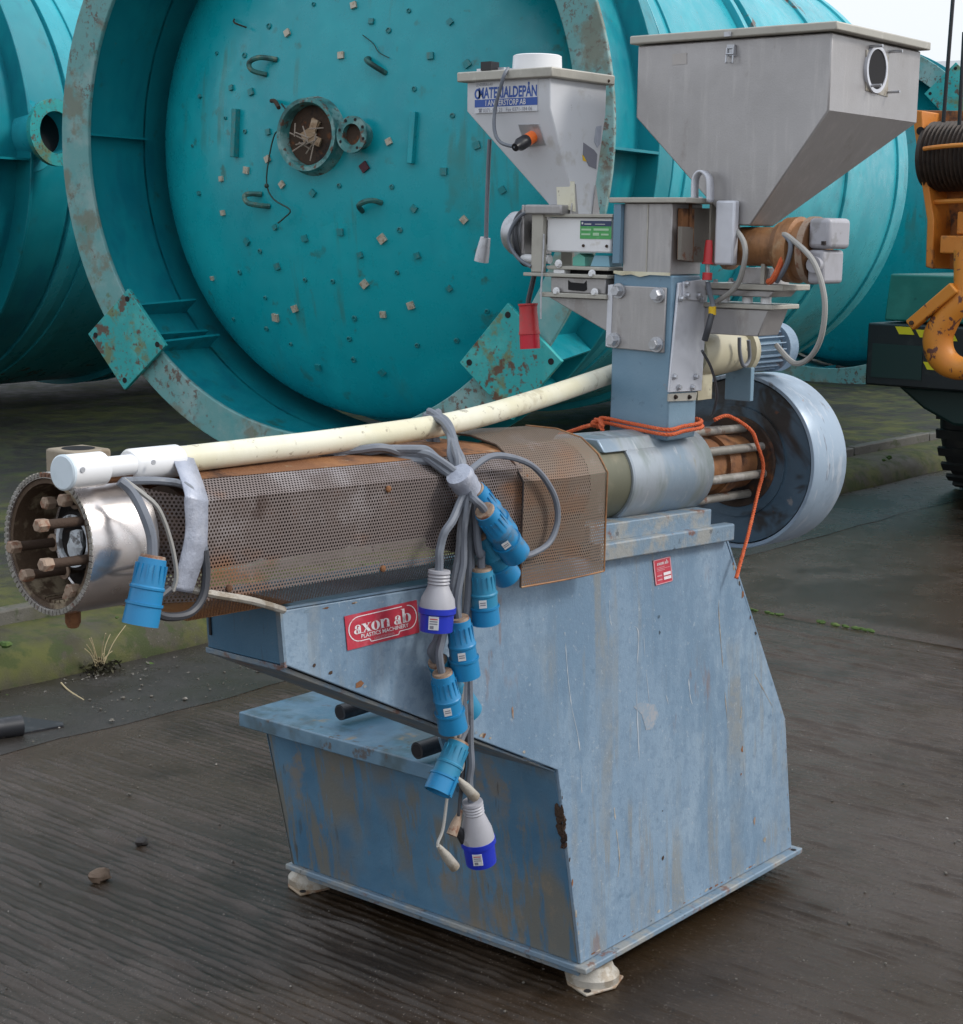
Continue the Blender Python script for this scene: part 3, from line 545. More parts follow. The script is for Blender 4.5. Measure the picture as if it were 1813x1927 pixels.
lat = obj('safety_latch', MB().obox((a+b)/2-V((.05,0,0)), (b-a)/2, V((.028,0,0)), up*.032), 'hook_orange', hk, bev=.008)
obj('latch_pin', MB().cyl(b-V((.09,0,0))-dvv*.025, b-dvv*.025, .012, n=12), 'dark_rust', lat)

# ================================================================== EXTRUDER
ex = thing('plastic_extruder', (0, 0, 0), 'blue-grey plastic extruder machine on a slanted stand with two hoppers on its column', 'machine')
def py_(z): return .05*(z-.07)                 # the near side panel leans in
def sp(x, z, d=0): return V((x, py_(z)-d, z))  # point on that panel
# side panel: one folded plate
poly = [(0,.07),(.915,.07),(.885,.405),(.60,.905),(-.832,.972),(-.825,.878),(-.068,.512)]
pan = obj('side_panel', MB().prism([sp(x, z, .0) for x, z in poly], (0,.008,0)), 'blue_paint', ex, bev=.002)
# fold line lips
obj('cantilever_floor', MB().prism([V((-.825,.052,.876)), V((-.068,.030,.510)), V((-.052,.030,.498)), V((-.825,.052,.866))], (0,.19,0)), 'blue_edge', ex, bev=.0015)
obj('end_panel', MB().hexa([V((-.823,.048,.876)),V((-.81,.048,.87)),V((-.81,.236,.87)),V((-.823,.238,.876)),V((-.829,.052,.972)),V((-.81,.052,.97)),V((-.81,.238,.97)),V((-.829,.238,.972))]), 'blue_box', ex, bev=.0015)
obj('end_seam', MB().hexa([V((-.8275,.224,.90)),V((-.823,.224,.90)),V((-.823,.229,.90)),V((-.8275,.229,.90)),V((-.8305,.224,.968)),V((-.826,.224,.968)),V((-.826,.229,.968)),V((-.8305,.229,.968))]), 'black_plastic', ex)
obj('fold_strip', MB().prism([V((-.8275,.040,.874)),V((-.8345,.044,.974)),V((-.8345,.055,.974)),V((-.8275,.051,.874))], (.006,0,0)), 'blue_edge', ex)
obj('far_side_panel', MB().prism([V((x, .245, z)) for x, z in [(-.06,.50),(.60,.50),(.60,.905),(-.81,.97),(-.81,.88)]], (0,.006,0)), 'blue_box', ex)
obj('top_plate', MB().prism([V((-.83,.046,.9735)),V((.59,.05,.908)),V((.59,.25,.908)),V((-.83,.25,.9735))], (0,0,.004)), 'blue_paint', ex)
# upper rail ledges under the feed housing
lip = obj('panel_lip', MB().prism([V((.06,.018,.930)),V((.60,.018,.905)),V((.60,.018,.945)),V((.06,.018,.968))], (0,.03,0)), 'blue_edge', ex, bev=.004)
obj('bearing_rail', MB().prism([V((.05,.040,.967)),V((.53,.040,.945)),V((.53,.040,.985)),V((.05,.040,1.005))], (0,.2,0)), 'blue_edge', ex, bev=.003)
obj('rear_panel', MB().prism([V((.60,.04,.905)),V((.60,.25,.905)),V((.885,.80,.405)),V((.885,.02,.405))], (.004,0,.004)), 'blue_paint', ex)
obj('rear_lower_panel', MB().prism([V((.885,.02,.405)),V((.885,.80,.405)),V((.915,.86,.07)),V((.915,.002,.07))], (.004,0,0)), 'blue_paint', ex)
# front face (slants forward) and storage box with lid
obj('front_panel', MB().prism([V((.0,.008,.07)),V((.0,.872,.07)),V((-.058,.905,.43)),V((-.058,.31,.43)),V((-.068,.31,.51)),V((-.068,.030,.512))], (.006,0,0)), 'blue_box', ex, bev=.001)
obj('far_wall', MB().prism([V((.0,.866,.07)),V((.915,.866,.07)),V((.60,.90,.43)),V((-.058,.90,.43))], (0,.006,0)), 'blue_box', ex)
lid = obj('box_lid', MB().prism([V((-.105,.945,.427)),V((.17,.945,.427)),V((.17,.30,.427)),V((-.105,.30,.427))], (0,0,.036)), 'lid_blue', ex, bev=.003)
obj('box_divider', MB().prism([V((-.062,.296,.40)),V((.17,.296,.40)),V((.17,.296,.60)),V((-.12,.296,.535))], (0,.008,0)), 'blue_box', ex)
for (px, py, px2, py2) in ((640,1341,690,1328), (785,1413,840,1395)):
    a, b = aty(px, py, .62 if px < 700 else .40), None
    a = atz(px, py, .493); b = a+V((.16,-.015,.006))
    st = obj('pipe_stub', MB().lathe(a, b-a, [(0,.019),(.16,.019)], 18), 'rubber', ex)
    obj('pipe_bore', MB().cyl(a-V((.0012,0,0)), a+V((.002,0,0)), .014, n=14), 'black_hole', st)
# base flange and feet
base = obj('base_flange', MB().box(-.012,.935,-.022,.885,.055,.069), 'blue_edge', ex, bev=.003)
obj('base_frame', MB().box(.02,.90,.02,.86,.03,.0545), 'blue_edge', ex)
for k, (fx, fy) in enumerate(((.075,.02),(.06,.865),(.80,.40),(.84,.86))):
    pl = [V((fx+r*math.cos(a), fy+r*math.sin(a), .001)) for r, a in ((.085,3.6),(.062,4.7),(.07,5.6),(.062,.5),(.07,1.7),(.062,2.7))]
    ft = obj('levelling_foot', MB().lathe((fx,fy,.006), (0,0,1), [(0,.058),(.016,.058),(.026,.048),(.040,.042),(.046,.024),(.054,.02)], 32), 'zinc_white', ex)
    obj('foot_plate', MB().prism(pl, (0,0,.006)), 'foot_rust', ft, bev=.002)
    obj('foot_bolt', MB().hexbolt((fx,fy,.069), (0,0,1), .014, .022), 'bolt_steel', ft)
    q = pl[0]*.8+V((fx,fy,.001))*.2; obj('plate_hole', MB().cyl(V((q.x,q.y,.0075)), V((q.x,q.y,.0085)), .008, n=10), 'black_hole', ft)
obj('flange_bolt_hole', MB().cyl((.905,-.012,.0695),(.905,-.012,.0702),.007,n=10), 'black_hole', base)
# bird-nest like lump of grease on the front corner and paint runs on the panel
cr_ = MB()
for k in range(26):
    p = atx(1054+random.uniform(-9,8), 1555+random.uniform(-38,40), -.05); z = p.z; xf = -.068*(z-.07)/.44
    s_ = random.uniform(.003,.007); cr_.blob((xf-.002, py_(z)+random.uniform(-.003,.016), z), s_*.6, s_, s_*1.5, 7, .9, k)
obj('grease_clump', cr_, 'dark_rust', ex)
random.seed(11)
runs = [((1063,1190),(1068,1262),(1076,1330),(1090,1400),(1095,1492),.0016), ((1193,1178),(1202,1195),(1198,1290),(1203,1425),(1206,1478),.0016), ((1211,1175),(1214,1240),(1220,1300),(1222,1322),None,.0010),
        ((1147,1130),(1148,1165),(1152,1178),None,None,.0010), ((1156,1520),(1160,1560),(1166,1615),(1163,1650),None,.0022), ((1352,1115),(1354,1170),(1361,1260),(1370,1370),None,.0022),
        ((1296,1278),(1299,1310),(1303,1325),None,None,.0018), ((1253,1305),(1258,1325),None,None,None,.0018), ((1420,1268),(1438,1300),(1453,1328),None,None,.0022), ((1396,1330),(1394,1352),None,None,None,.0026), ((1400,1430),(1404,1490),None,None,None,.001)]
def onpan(px, py, d=.0015):
    dd = ray(px, py); k = .05; t = (k*(CAM.z-.07)-CAM.y)/(dd.y-k*dd.z); q = CAM+dd*t; return V((q.x, q.y-d, q.z))
for rn in runs:
    q = [onpan(*p, .0006) for p in rn[:-1] if p]; mbr = MB(); ss = spline(q, 6); w = rn[-1]
    for i, p in enumerate(ss):
        ww = w*(.25+abs(mnoise.noise(p*70))*1.7)*(0 if mnoise.noise(p*25) > .33 else 1); mbr.v += [p-V((ww,0,0)), p+V((ww,0,0))]
        if i: j = 2*i; mbr.f.append((j-2, j-1, j+1, j))
    obj('paint_run', mbr, 'run_pale' if w < .0022 else 'zinc_white', pan)
pp = [onpan(*p, .0006) for p in ((1192,1330),(1205,1322),(1233,1326),(1240,1345),(1228,1372),(1216,1374),(1208,1345))]
obj('scuff', MB().add(pp, [tuple(range(len(pp)))]), mat('scuff_pink', (.30,.315,.345), .6, 0, [dict(c=(.2,.28,.36), s=60, lo=.45, hi=.6, k=.8)]), pan)

rc = random.Random(21)
def chip(p, ex_, ez_, m):
    n = rc.randint(5, 8); q = []
    for i in range(n):
        a = 2*math.pi*i/n; k = rc.uniform(.45, 1.1); dx, dz = math.cos(a)*ex_*k, math.sin(a)*ez_*k; q.append(V((p.x+dx, py_(p.z+dz)-.0007, p.z+dz)))
    obj('paint_chip', MB().add(q, [tuple(range(n))]), m, pan)
for px, py, a, b, m in ((1248,1614,.006,.007,'dark_rust'),(1247,1526,.0025,.0035,'dark_rust'),(1395,1457,.003,.004,'rust'),(1397,1410,.006,.012,'rust'),(1240,1160,.006,.007,'pulley_face'),(1242,1190,.005,.006,'pulley_face'),(965,1340,.005,.016,'bolt_tan'),
        (1420,1545,.007,.012,'bolt_tan'),(1440,1580,.012,.008,'zinc_white'),(1330,1675,.010,.004,'zinc_white'),(1240,1715,.010,.004,'zinc_white')): chip(onpan(px, py), a, b, m)
edges = [((0,.09),(-.068,.50),9), ((.885,.40),(.61,.89),10), ((.905,.10),(.888,.38),6), ((.03,.076),(.89,.076),20), ((-.80,.885),(-.10,.535),10), ((-.82,.965),(-.3,.945),6)]
for (a, b, n_) in edges:
    for i in range(n_):
        t = rc.random(); x = a[0]+(b[0]-a[0])*t; z = a[1]+(b[1]-a[1])*t; w = rc.uniform(.002,.006)
        ins = .004; cx_, cz_ = .3, .5; d = V((cx_-x, 0, cz_-z)).normalized()*ins; dirv = V((b[0]-a[0], 0, b[1]-a[1])).normalized()
        chip(V((x+d.x, 0, z+d.z)), w*(.5+abs(dirv.x)*1.6), w*(.5+abs(dirv.z)*1.6), rc.choice(('dark_rust','rust','zinc_white','blue_edge')))
# red maker's plate "axon ab"
def plate_axes(o, rx, ty):
    r = (rx-o); u = (ty-o); n = r.cross(u).normalized()
    return r, u, (n if n.y < 0 else -n)
def ringpts(cx, cy, rx, ry, n=26, a0=0, a1=2*math.pi): return [(cx+rx*math.cos(a0+(a1-a0)*i/n), cy+ry*math.sin(a0+(a1-a0)*i/n)) for i in range(n+1)]
def axon_letters():
    polys = []; quads = []
    def ring(cx, cy, rx, ry, ix, iy, a0=0, a1=2*math.pi):
        o = ringpts(cx, cy, rx, ry, 26, a0, a1); i = ringpts(cx, cy, ix, iy, 26, a0, a1)
        for k in range(26): quads.append((o[k], o[k+1], i[k+1], i[k]))
    def bar(x0, y0, x1, y1, x2, y2, x3, y3): quads.append(((x0,y0),(x1,y1),(x2,y2),(x3,y3)))
    def rect(x0, x1, y0, y1): bar(x0,y0,x1,y0,x1,y1,x0,y1)
    def la(x):
        rect(x+.38, x+.60, .0, .75); ring(x+.36, .72, .26, .28, .10, .21, 0, math.pi); quads.append(((x+.10,.60),(x+.30,.60),(x+.28,.78),(x+.10,.76)))
        ring(x+.26, .26, .26, .27, .07, .21); rect(x+.55, x+.72, 0, .07)
    def lx(x):
        bar(x+.0,1.0, x+.28,1.0, x+.78,.0, x+.50,.0); bar(x+.62,1.0, x+.70,1.0, x+.16,0, x+.06,0)
        for a, b in ((-.05,.36),(.50,.80)): rect(x+a, x+b, .95, 1.0)
        for a, b in ((-.04,.28),(.42,.84)): rect(x+a, x+b, 0, .05)
    def lo(x): ring(x+.38, .5, .38, .52, .13, .46)
    def ln(x):
        rect(x+.06, x+.28, 0, 1.0); rect(x+.58, x+.80, 0, .7); ring(x+.50, .70, .30, .31, .12, .20, 0, math.pi)
        rect(x-.02, x+.36, 0, .05); rect(x+.50, x+.88, 0, .05); rect(x-.04, x+.14, .95, 1.0)
    def lb(x): rect(x+.04, x+.26, 0, 1.62); ring(x+.42, .5, .38, .52, .13, .46); rect(x-.06, x+.10, 1.56, 1.62)
    x = 0
    for f, w in ((la,.72),(lx,.80),(lo,.80),(ln,1.22),(la,.76),(lb,.84)): f(x); x += w
    return quads, x
def decal(name, o, r, u, n, m, parent, lift, quads=None, polys=None, txt=None, size=None, pos=(0,0), wd=None, bold=0, align='LEFT'):
    mb = MB()
    if quads is not None:
        for q in quads: mb.add([o+r*x+u*y+n*lift for x, y in q], [tuple(range(len(q)))])
    if txt: vs, fs = text_mb(txt, size*u.length, o+r*pos[0]+u*pos[1]+n*lift, r, u, bold, None if wd is None else wd*r.length, align); mb.add(vs, fs)
    return obj(name, mb, m, parent, flat=True)
o = onpan(653,1224,.001); r = onpan(788,1190,.001)-o; u = onpan(647,1160,.001)-o
n = r.cross(u).normalized(); n = n if n.y < 0 else -n
mp_ = obj('maker_plate', MB().prism([o, o+r, o+r+u, o+u], n*.0012), 'sticker_red', ex)
qs, ww = axon_letters()
decal('lettering', o, r, u, n, 'print_white', mp_, .0020, [[(.10+.80*x/ww, .41+.265*y) for x, y in q] for q in qs])
decal('lettering', o, r, u, n, 'print_white', mp_, .0020, txt='PLASTICS MACHINERY', size=.165, pos=(.19,.26), wd=.66, bold=.012)
decal('lettering', o, r, u, n, 'print_pink', mp_, .0020, txt='S-26500 ASTORP SWEDEN', size=.10, pos=(.36,.135), wd=.28)
def stroke(pts, w):
    q = []
    for a, b in zip(pts[:-1], pts[1:]):
        d = V((b[0]-a[0], (b[1]-a[1])*.5)); d.normalize(); nx, ny = -d.y*w, d.x*w*2.2
        q.append([(a[0]-nx,a[1]-ny),(b[0]-nx,b[1]-ny),(b[0]+nx,b[1]+ny),(a[0]+nx,a[1]+ny)])
    return q
rr = ringpts(.18,.55,.145,.36,10,math.pi*.5,math.pi*1.5); r2 = ringpts(.85,.55,.125,.36,10,-math.pi*.5,math.pi*.5)
decal('border_line', o, r, u, n, 'print_white', mp_, .0018, stroke([(.78,.91)]+rr+[(.30,.19),(.32,.10),(.70,.10),(.72,.19)]+r2[:-1]+[(.85,.91)], .006))
o = onpan(1233,1102,.001); r = onpan(1265,1093,.001)-o; u = onpan(1228,1055,.001)-o; n = r.cross(u).normalized(); n = n if n.y < 0 else -n
dp = obj('data_plate', MB().prism([o, o+r, o+r+u, o+u], n*.0012), 'sticker_red', ex)
decal('plate_border', o, r, u, n, 'print_pink', dp, .0016, [[(0,0),(1,0),(1,.035),(0,.035)], [(0,.965),(1,.965),(1,1),(0,1)], [(0,0),(.05,0),(.05,1),(0,1)], [(.95,0),(1,0),(1,1),(.95,1)]])
decal('lettering', o, r, u, n, 'print_white', dp, .0020, [[(.18+.66*x/ww, .76+.10*y) for x, y in q] for q in qs])
decal('serial_field', o, r, u, n, 'print_white', dp, .0020, [[(.5,.14),(.92,.14),(.92,.26),(.5,.26)], [(.5,.31),(.92,.31),(.92,.43),(.5,.43)]])
decal('printed_line', o, r, u, n, 'print_pink', dp, .0020, [[(.14,.66-.06*k),(.6+.3*(k%2),.66-.06*k),(.6+.3*(k%2),.68-.06*k),(.14,.68-.06*k)] for k in range(3)]+[[(.12,.32),(.4,.32),(.4,.37),(.12,.37)], [(.12,.16),(.4,.16),(.4,.21),(.12,.21)]])

# ---- barrel, guards
def axp(x, dy=0, dz=0): return V((x, .14+dy, 1.127-.033*(x+1.22)+dz))
AXD = (axp(1)-axp(0)).normalized(); ZU = V((0,0,1)); YN = V((0,1,0)); AUP = AXD.cross(V((0,1,0))).normalized()
if AUP.z < 0: AUP = -AUP
brl = obj('barrel', MB().cyl(axp(-1.12), axp(.25), .05, n=28), 'dark_rust', ex)
for k in range(5): obj('heater_band', MB().cyl(axp(-1.0+k*.22), axp(-.82+k*.22), .072, n=28), 'dark_rust', brl)
def guard(name, x0, x1, prof, m, nseg=1, warp=0):
    mb = MB(); uv = []; L = [0]
    for a, b in zip(prof[:-1], prof[1:]): L.append(L[-1]+math.hypot(b[0]-a[0], b[1]-a[1]))
    for i in range(nseg+1):
        x = x0+(x1-x0)*i/nseg
        for j, (dy, dz) in enumerate(prof):
            w = warp*math.sin(i*1.3+j)*.5; mb.v.append(axp(x, dy+w, dz+w*.5)); uv.append((x, L[j]))
    k = len(prof)
    for i in range(nseg):
        for j in range(k-1): a = i*k+j; mb.f.append((a, a+1, a+k+1, a+k))
    return obj(name, mb, m, ex, uv=uv, ang=20)
gp = [(-.095,-.130),(-.140,-.092),(-.140,.066),(-.100,.094)]
bg_ = guard('barrel_guard', -1.035, -.235, gp, 'perforated_sheet')
guard('guard_top', -1.035, -.235, [(-.101,.0945),(-.05,.104),(.10,.104),(.14,.06),(.14,-.10)], 'rust')
guard('guard_base_strip', -1.035, -.80, [(-.095,-.131),(.10,-.131)], 'bronze_rust')
# angled perforated front cheek of the guard
fq = [axp(-1.035,-.140,.066), axp(-1.035,-.140,-.092), axp(-1.10,-.06,-.10), axp(-1.10,-.06,.085)]
obj('guard_cheek', MB().add(fq, [(0,1,2,3)]), 'perforated_sheet', ex, uv=[(0,.16),(0,0),(.1,0),(.1,.18)], flat=True)
obj('guard_lower_bar', MB().tube([aty(330,1102,.03), aty(400,1118,.0), aty(470,1130,-.004), aty(533,1148,.036)], .0065, 8), 'zinc_white', ex)
gr = [(-.150,-.165),(-.150,-.08),(-.152,.040),(-.128,.075),(-.085,.105),(-.02,.118),(.06,.118)]
gb = guard('rear_guard', -.247, .030, gr, 'perforated_bronze', 4, .004)
obj('dark_liner', MB().cyl(axp(-.24), axp(.06), .088, n=32), 'dark_rust', ex)  # dark cylinder added to stop light passing through the rear guard holes
obj('liner_skirt', MB().box(-.24, .03, .040, .24, .975, 1.02), 'dark_rust', ex)  # dark filler box added below that cylinder, behind the same guard
for px, py in ((730,920),(720,1070),(430,1107),(990,898)):
    p = aty(px, py, -.0005); obj('guard_screw', MB().lathe(p, (0,-1,0), [(0,.006),(.003,.006),(.005,.003)], 12), 'rust', bg_)
for xx, mm in ((-.249,'dark_rust'),(.031,'bronze_rust')):
    obj('guard_edge', MB().tube([axp(xx, a-.001, b) for a, b in gr], .0022, 6, smooth=False), mm, gb)
obj('guard_hem', MB().tube([axp(-.247,-.151,-.165), axp(-.1,-.154,-.166), axp(.03,-.151,-.165)], .002, 6), 'bronze_rust', gb)
# ---- die head drum with bolts
dr = obj('die_drum', MB().lathe(axp(-1.225), AXD, [(0,.100),(0,.108),(.004,.109),(.125,.109),(.132,.100),(.132,.03),(.128,.03),(.07,.098)], 72, True), 'polished', ex)
lin = obj('drum_lining', MB().lathe(axp(-1.222), AXD, [(.0,.0995),(.0,.092),(.09,.088),(.09,.097)], 72, True), 'mica', dr)
teeth = MB()
for k in range(72):
    a = k*2*math.pi/72; rd = YN*math.cos(a)+AUP*math.sin(a); tn = -YN*math.sin(a)+AUP*math.cos(a)
    teeth.obox(axp(-1.2255)+rd*.1052, AXD*.0012, rd*.0036, tn*.0030)
tt = obj('rim_teeth', teeth, 'rod_grey', dr); tt['kind'] = 'stuff'
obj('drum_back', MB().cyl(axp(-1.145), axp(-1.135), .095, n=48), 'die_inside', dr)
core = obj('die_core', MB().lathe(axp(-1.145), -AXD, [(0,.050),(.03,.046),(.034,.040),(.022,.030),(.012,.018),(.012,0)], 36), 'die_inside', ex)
obj('core_ring', MB().ring(axp(-1.180), AXD, .034, .041, 0, .006, 36), 'white_residue', core)
obj('core_residue', MB().blob(axp(-1.172, .0, -.008), .012, .018, .02, 10, .8, 3), 'white_residue', core)
for k in range(26):
    a = math.radians(95+k*7.6); rd = YN*math.cos(a)+AUP*math.sin(a); tn = -YN*math.sin(a)+AUP*math.cos(a)
    obj('mica_strip', MB().obox(axp(-1.185)+rd*.0895, AXD*.032, rd*.0022, tn*.0040), 'mica', lin)
for k, (a, ln, rr_) in enumerate(((122,.085,.085),(150,.150,.088),(188,.150,.088),(75,.07,.062),(228,.08,.085),(350,.105,.055),(300,.10,.058),(262,.05,.085))):
    a = math.radians(a); rd = YN*math.cos(a)+AUP*math.sin(a); p = axp(-1.14)+rd*rr_; e = p-AXD*ln
    bt = obj('die_bolt', MB().cyl(p, e, .0075, n=12), 'dark_rust', ex)
    obj('bolt_head', MB().lathe(e, -AXD, [(-.006,.010),(.009,.0105),(.012,.008)], 6), 'bolt_tan', bt)
    obj('bolt_washer', MB().ring(p-AXD*ln*.35, AXD, .008, .014, 0, .003, 16), 'bolt_tan', bt)
obj('drip_bolt', MB().lathe(axp(-1.19,-.01,-.105), (0,0,-1), [(-.01,.012),(.02,.012),(.028,.008)], 6), 'rust', ex)
# ---- feed housing
fh = obj('feed_housing', MB().lathe(axp(.21), AXD, [(0,.080),(0,.097),(.004,.1),(.325,.1),(.33,.097),(.33,.055)], 72), 'galvanised', ex)
obj('housing_sleeve', MB().lathe(axp(.06), AXD, [(0,.07),(0,.092),(.16,.092)], 48), mat('olive_steel', (.13,.13,.09), .5, .3, [dict(c=(.22,.20,.14), s=10, lo=.5, hi=.7, k=.7)]), ex)
mbh = MB(); pr = [(-.075,.066),(-.055,.094),(.055,.094),(.075,.066)]
obj('housing_saddle', MB().prism([axp(.13,a,b) for a, b in pr], AXD*.20), 'galvanised', ex, bev=.003)
# rods, neck, pulley
neck = obj('drive_neck', MB().lathe(axp(.53), AXD, [(0,.066),(.12,.066),(.12,.076),(.17,.076),(.17,.066),(.30,.066)], 40), 'rust', ex)
for k in range(8):
    a = k*math.pi/4+.25; rd = YN*math.cos(a)+AUP*math.sin(a)
    obj('tie_rod', MB().cyl(axp(.535)+rd*.086, axp(.79)+rd*.086, .0105, n=12), 'rod_grey', ex)
obj('neck_flange', MB().ring(axp(.79), AXD, .05, .112, 0, .02, 56), 'dark_rust', ex, bev=.004)
PR = .213
pf = obj('drive_pulley', MB().lathe(axp(.805), AXD, [(0,0),(0,PR-.012),(.012,PR-.012)], 96), 'pulley_face', ex)
obj('pulley_rim', MB().lathe(axp(.800), AXD, [(0,PR-.008),(0,PR),(.003,PR+.002),(.160,PR+.002),(.165,PR),(.165,PR-.01),(.02,PR-.01)], 96, True), 'pulley_rim', pf)
obj('pulley_back', MB().cyl(axp(.950), axp(.958), PR-.011, n=96), 'pulley_face', pf)
obj('hub_collar', MB().ring(axp(.797), AXD, .105, .135, 0, .008, 56), 'pulley_face', pf)


# ---- feed column
col = obj('feed_column', MB().box(.36,.475,.058,.214,1.155,1.517), 'column_blue', ex, bev=.004)
bp = obj('bolted_plate', MB().prism([atx(px,py,.3595) for px, py in ((1154,536),(1257,541),(1252,664),(1144,653))], (-.006,0,0)), 'steel', ex, bev=.002)
for px, py in ((1166,547),(1240,555),(1157,640),(1237,648)):
    obj('plate_bolt', MB().hexbolt(atx(px,py,.353), (-1,0,0), .0125, .02), 'bolt_steel', bp)
obj('plate_edge_strip', MB().prism([atx(px,py,.352) for px, py in ((1145,536),(1154,535),(1149,653),(1140,651))], (.012,0,0)), 'aluminium', bp)
obj('gasket', MB().prism([atx(px,py,.3585) for px, py in ((1157,514),(1172,518),(1190,516),(1206,521),(1225,517),(1262,519),(1262,513),(1157,509))], (-.004,0,0)), 'cream', col)
YF = .0565
def FY(px, py, y=YF): return aty(px, py, y)
cv = obj('cover_plate', MB().prism([FY(*p) for p in ((1274,532),(1330,528),(1317,735),(1256,738))], (0,-.006,0)), 'aluminium', ex, bev=.0015)
up_ = obj('bracket_plate', MB().prism([FY(*p, YF-.0065) for p in ((1284,530),(1326,525),(1323,566),(1284,563))], (0,-.005,0)), 'aluminium', cv, bev=.001)
for px, py in ((1292,534),(1293,556),(1314,556),(1282,562),(1321,563),(1269,709),(1309,709),(1277,729),(1303,729)):
    obj('cover_bolt', MB().hexbolt(FY(px,py,YF-.0065 if py > 600 else YF-.0118), (0,-1,0), .0055, .008), 'bolt_steel', cv)
lo_ = obj('lower_strip', MB().prism([FY(*p) for p in ((1257,741),(1310,738),(1307,753),(1256,755))], (0,-.004,0)), 'steel_beige', ex)
for px in (1271,1297): obj('strip_bolt', MB().hexbolt(FY(px,747,YF-.004), (0,-1,0), .004, .006), 'dark_rust', lo_)
# steel head box of the column with cap, hinge, handle and switch
hd = obj('column_head', MB().box(.362,.485,.066,.192,1.518,1.672), 'steel', ex, bev=.002)
obj('head_seam', MB().box(.3605,.362,.127,.130,1.52,1.67), 'steel_beige', hd)
obj('head_flange', MB().box(.350,.372,.1925,.212,1.54,1.67), 'column_blue', hd, bev=.001)
obj('head_cap', MB().box(.345,.50,.022,.222,1.6725,1.684), 'steel_beige', hd, bev=.002)
rb = obj('hinge_block', MB().prism([FY(*p,.0645) for p in ((1276,392),(1299,393),(1297,493),(1274,488))], (0,-.012,0)), 'rust', ex, bev=.001)
obj('hinge_plate', MB().prism([FY(*p,.0645) for p in ((1299,391),(1338,392),(1332,494),(1298,493))], (0,-.006,0)), mat('dull_plate', (.20,.18,.155), .6, .3, [dict(c=RUST, s=26, lo=.58, hi=.68, k=.8)], bump=.3), rb)
obj('hinge_lug', MB().prism([FY(*p,.052) for p in ((1276,426),(1298,427),(1297,492),(1275,489))], (0,-.010,0)), 'dull_plate', rb, bev=.001)
obj('hinge_rod', MB().cyl(FY(1300,378,.050), FY(1298,492,.050), .004, n=10), 'rust', rb)
_a, _b2 = atx(1347,377,.43), atx(1379,499,.43)
sw = obj('switch_box', MB().box(.43,.452,_b2.y,_a.y,_b2.z,_a.z), 'aluminium', ex, bev=.005)
sc_ = V((.54,.0,0))
a, b = FY(1335,402,.02), FY(1335,390,.02)
obj('switch_bracket', MB().prism([FY(*p,.03) for p in ((1336,384),(1347,384),(1347,500),(1334,498))], (0,-.004,0)), 'steel_beige', sw)
pin = obj('red_plunger', MB().lathe(FY(1332,497,.012), FY(1335,452,.012)-FY(1332,497,.012), [(0,.013),(.004,.013),(.004,.010),(.030,.0095),(.052,.0075)], 16), 'plug_red', ex)
obj('plunger_rod', MB().cyl(FY(1332,516,.012), FY(1332,497,.012), .005, n=10), 'bolt_steel', pin)
obj('plunger_base', MB().cyl(FY(1331,527,.012), FY(1332,513,.012), .011, n=14), 'plug_red', pin)
hl = [atx(px, py, .42) for px, py in ((1306,380),(1307,340),(1313,325),(1322,320),(1331,325),(1338,340),(1339,380))]
mbh = MB(); hs2 = spline(hl, 5)
for i, p in enumerate(hs2): mbh.v += [p+V((.012,0,0)), p-V((.012,0,0))]
for i in range(len(hs2)-1): mbh.f.append((2*i, 2*i+1, 2*i+3, 2*i+2))
ho = obj('lift_handle', mbh, 'aluminium', ex); so2 = ho.modifiers.new('thick', 'SOLIDIFY'); so2.thickness = .005
for px, py in ((1318,375),(1355,378),(1300,376)): obj('cap_bolt', MB().hexbolt(FY(px,py+2,.05), (0,0,1), .006, .008), 'bolt_steel', hd)
obj('sensor_lead', MB().tube([FY(1333,530,.012), FY(1336,550,.01), FY(1342,572,.005), FY(1341,590,.0)], .0055, 8), 'cable_grey', ex)
obj('yellow_collar', MB().cyl(FY(1341,577,.0), FY(1341,592,.0), .0085, n=12), 'yellow_plastic', ex)
obj('dark_sleeve', MB().tube([FY(1340,592,.0), FY(1334,615,.0), FY(1327,640,.01)], .0075, 8), 'cable_dark', ex)
obj('thin_lead', MB().tube([FY(1322,660,.01), FY(1340,695,.02), FY(1350,740,.03), FY(1343,775,.05), FY(1337,783,.06)], .0035, 6), 'cable_dark', ex)

# ---- large steel hopper on its screw feeder
hx0 = .455
_c = atx(1567,60,hx0); hy0 = _c.y; hz1 = _c.z; hz0 = atx(1560,207,hx0).z; hy1 = atx(1201,90,hx0).y; hx1 = aty(1733,115,hy0).x
ya0, ya1 = atx(1412,425,hx0).y, atx(1375,425,hx0).y; za = atx(1400,424,hx0).z
vs = [V((hx0,hy0,hz1)),V((hx1,hy0,hz1)),V((hx1,hy1,hz1)),V((hx0,hy1,hz1)), V((hx0,hy0,hz0)),V((hx1,hy0,hz0)),V((hx1,hy1,hz0)),V((hx0,hy1,hz0)),
      V((hx0,ya0,za)),V((hx0+.10,ya0,za)),V((hx0+.10,ya1,za)),V((hx0,ya1,za))]
lh = obj('large_hopper', MB().add(vs, [(0,4,5,1),(1,5,6,2),(2,6,7,3),(3,7,4,0),(4,8,9,5),(5,9,10,6),(6,10,11,7),(7,11,8,4),(8,11,10,9),(0,1,2,3)]), 'steel', ex, bev=.0035)
hl_ = obj('hopper_lid', MB().box(hx0-.016, hx1+.012, hy0-.018, hy1+.012, hz1+.002, hz1+.020), 'steel_beige', lh, bev=.003)
lp = atx(1372,96,hx0)
lt = obj('toggle_latch', MB().tube([atx(1369,90,hx0-.010), atx(1366,118,hx0-.016), atx(1379,118,hx0-.016), atx(1381,90,hx0-.010), atx(1369,90,hx0-.010)], .0022, 6, smooth=False), 'bolt_steel', lh)
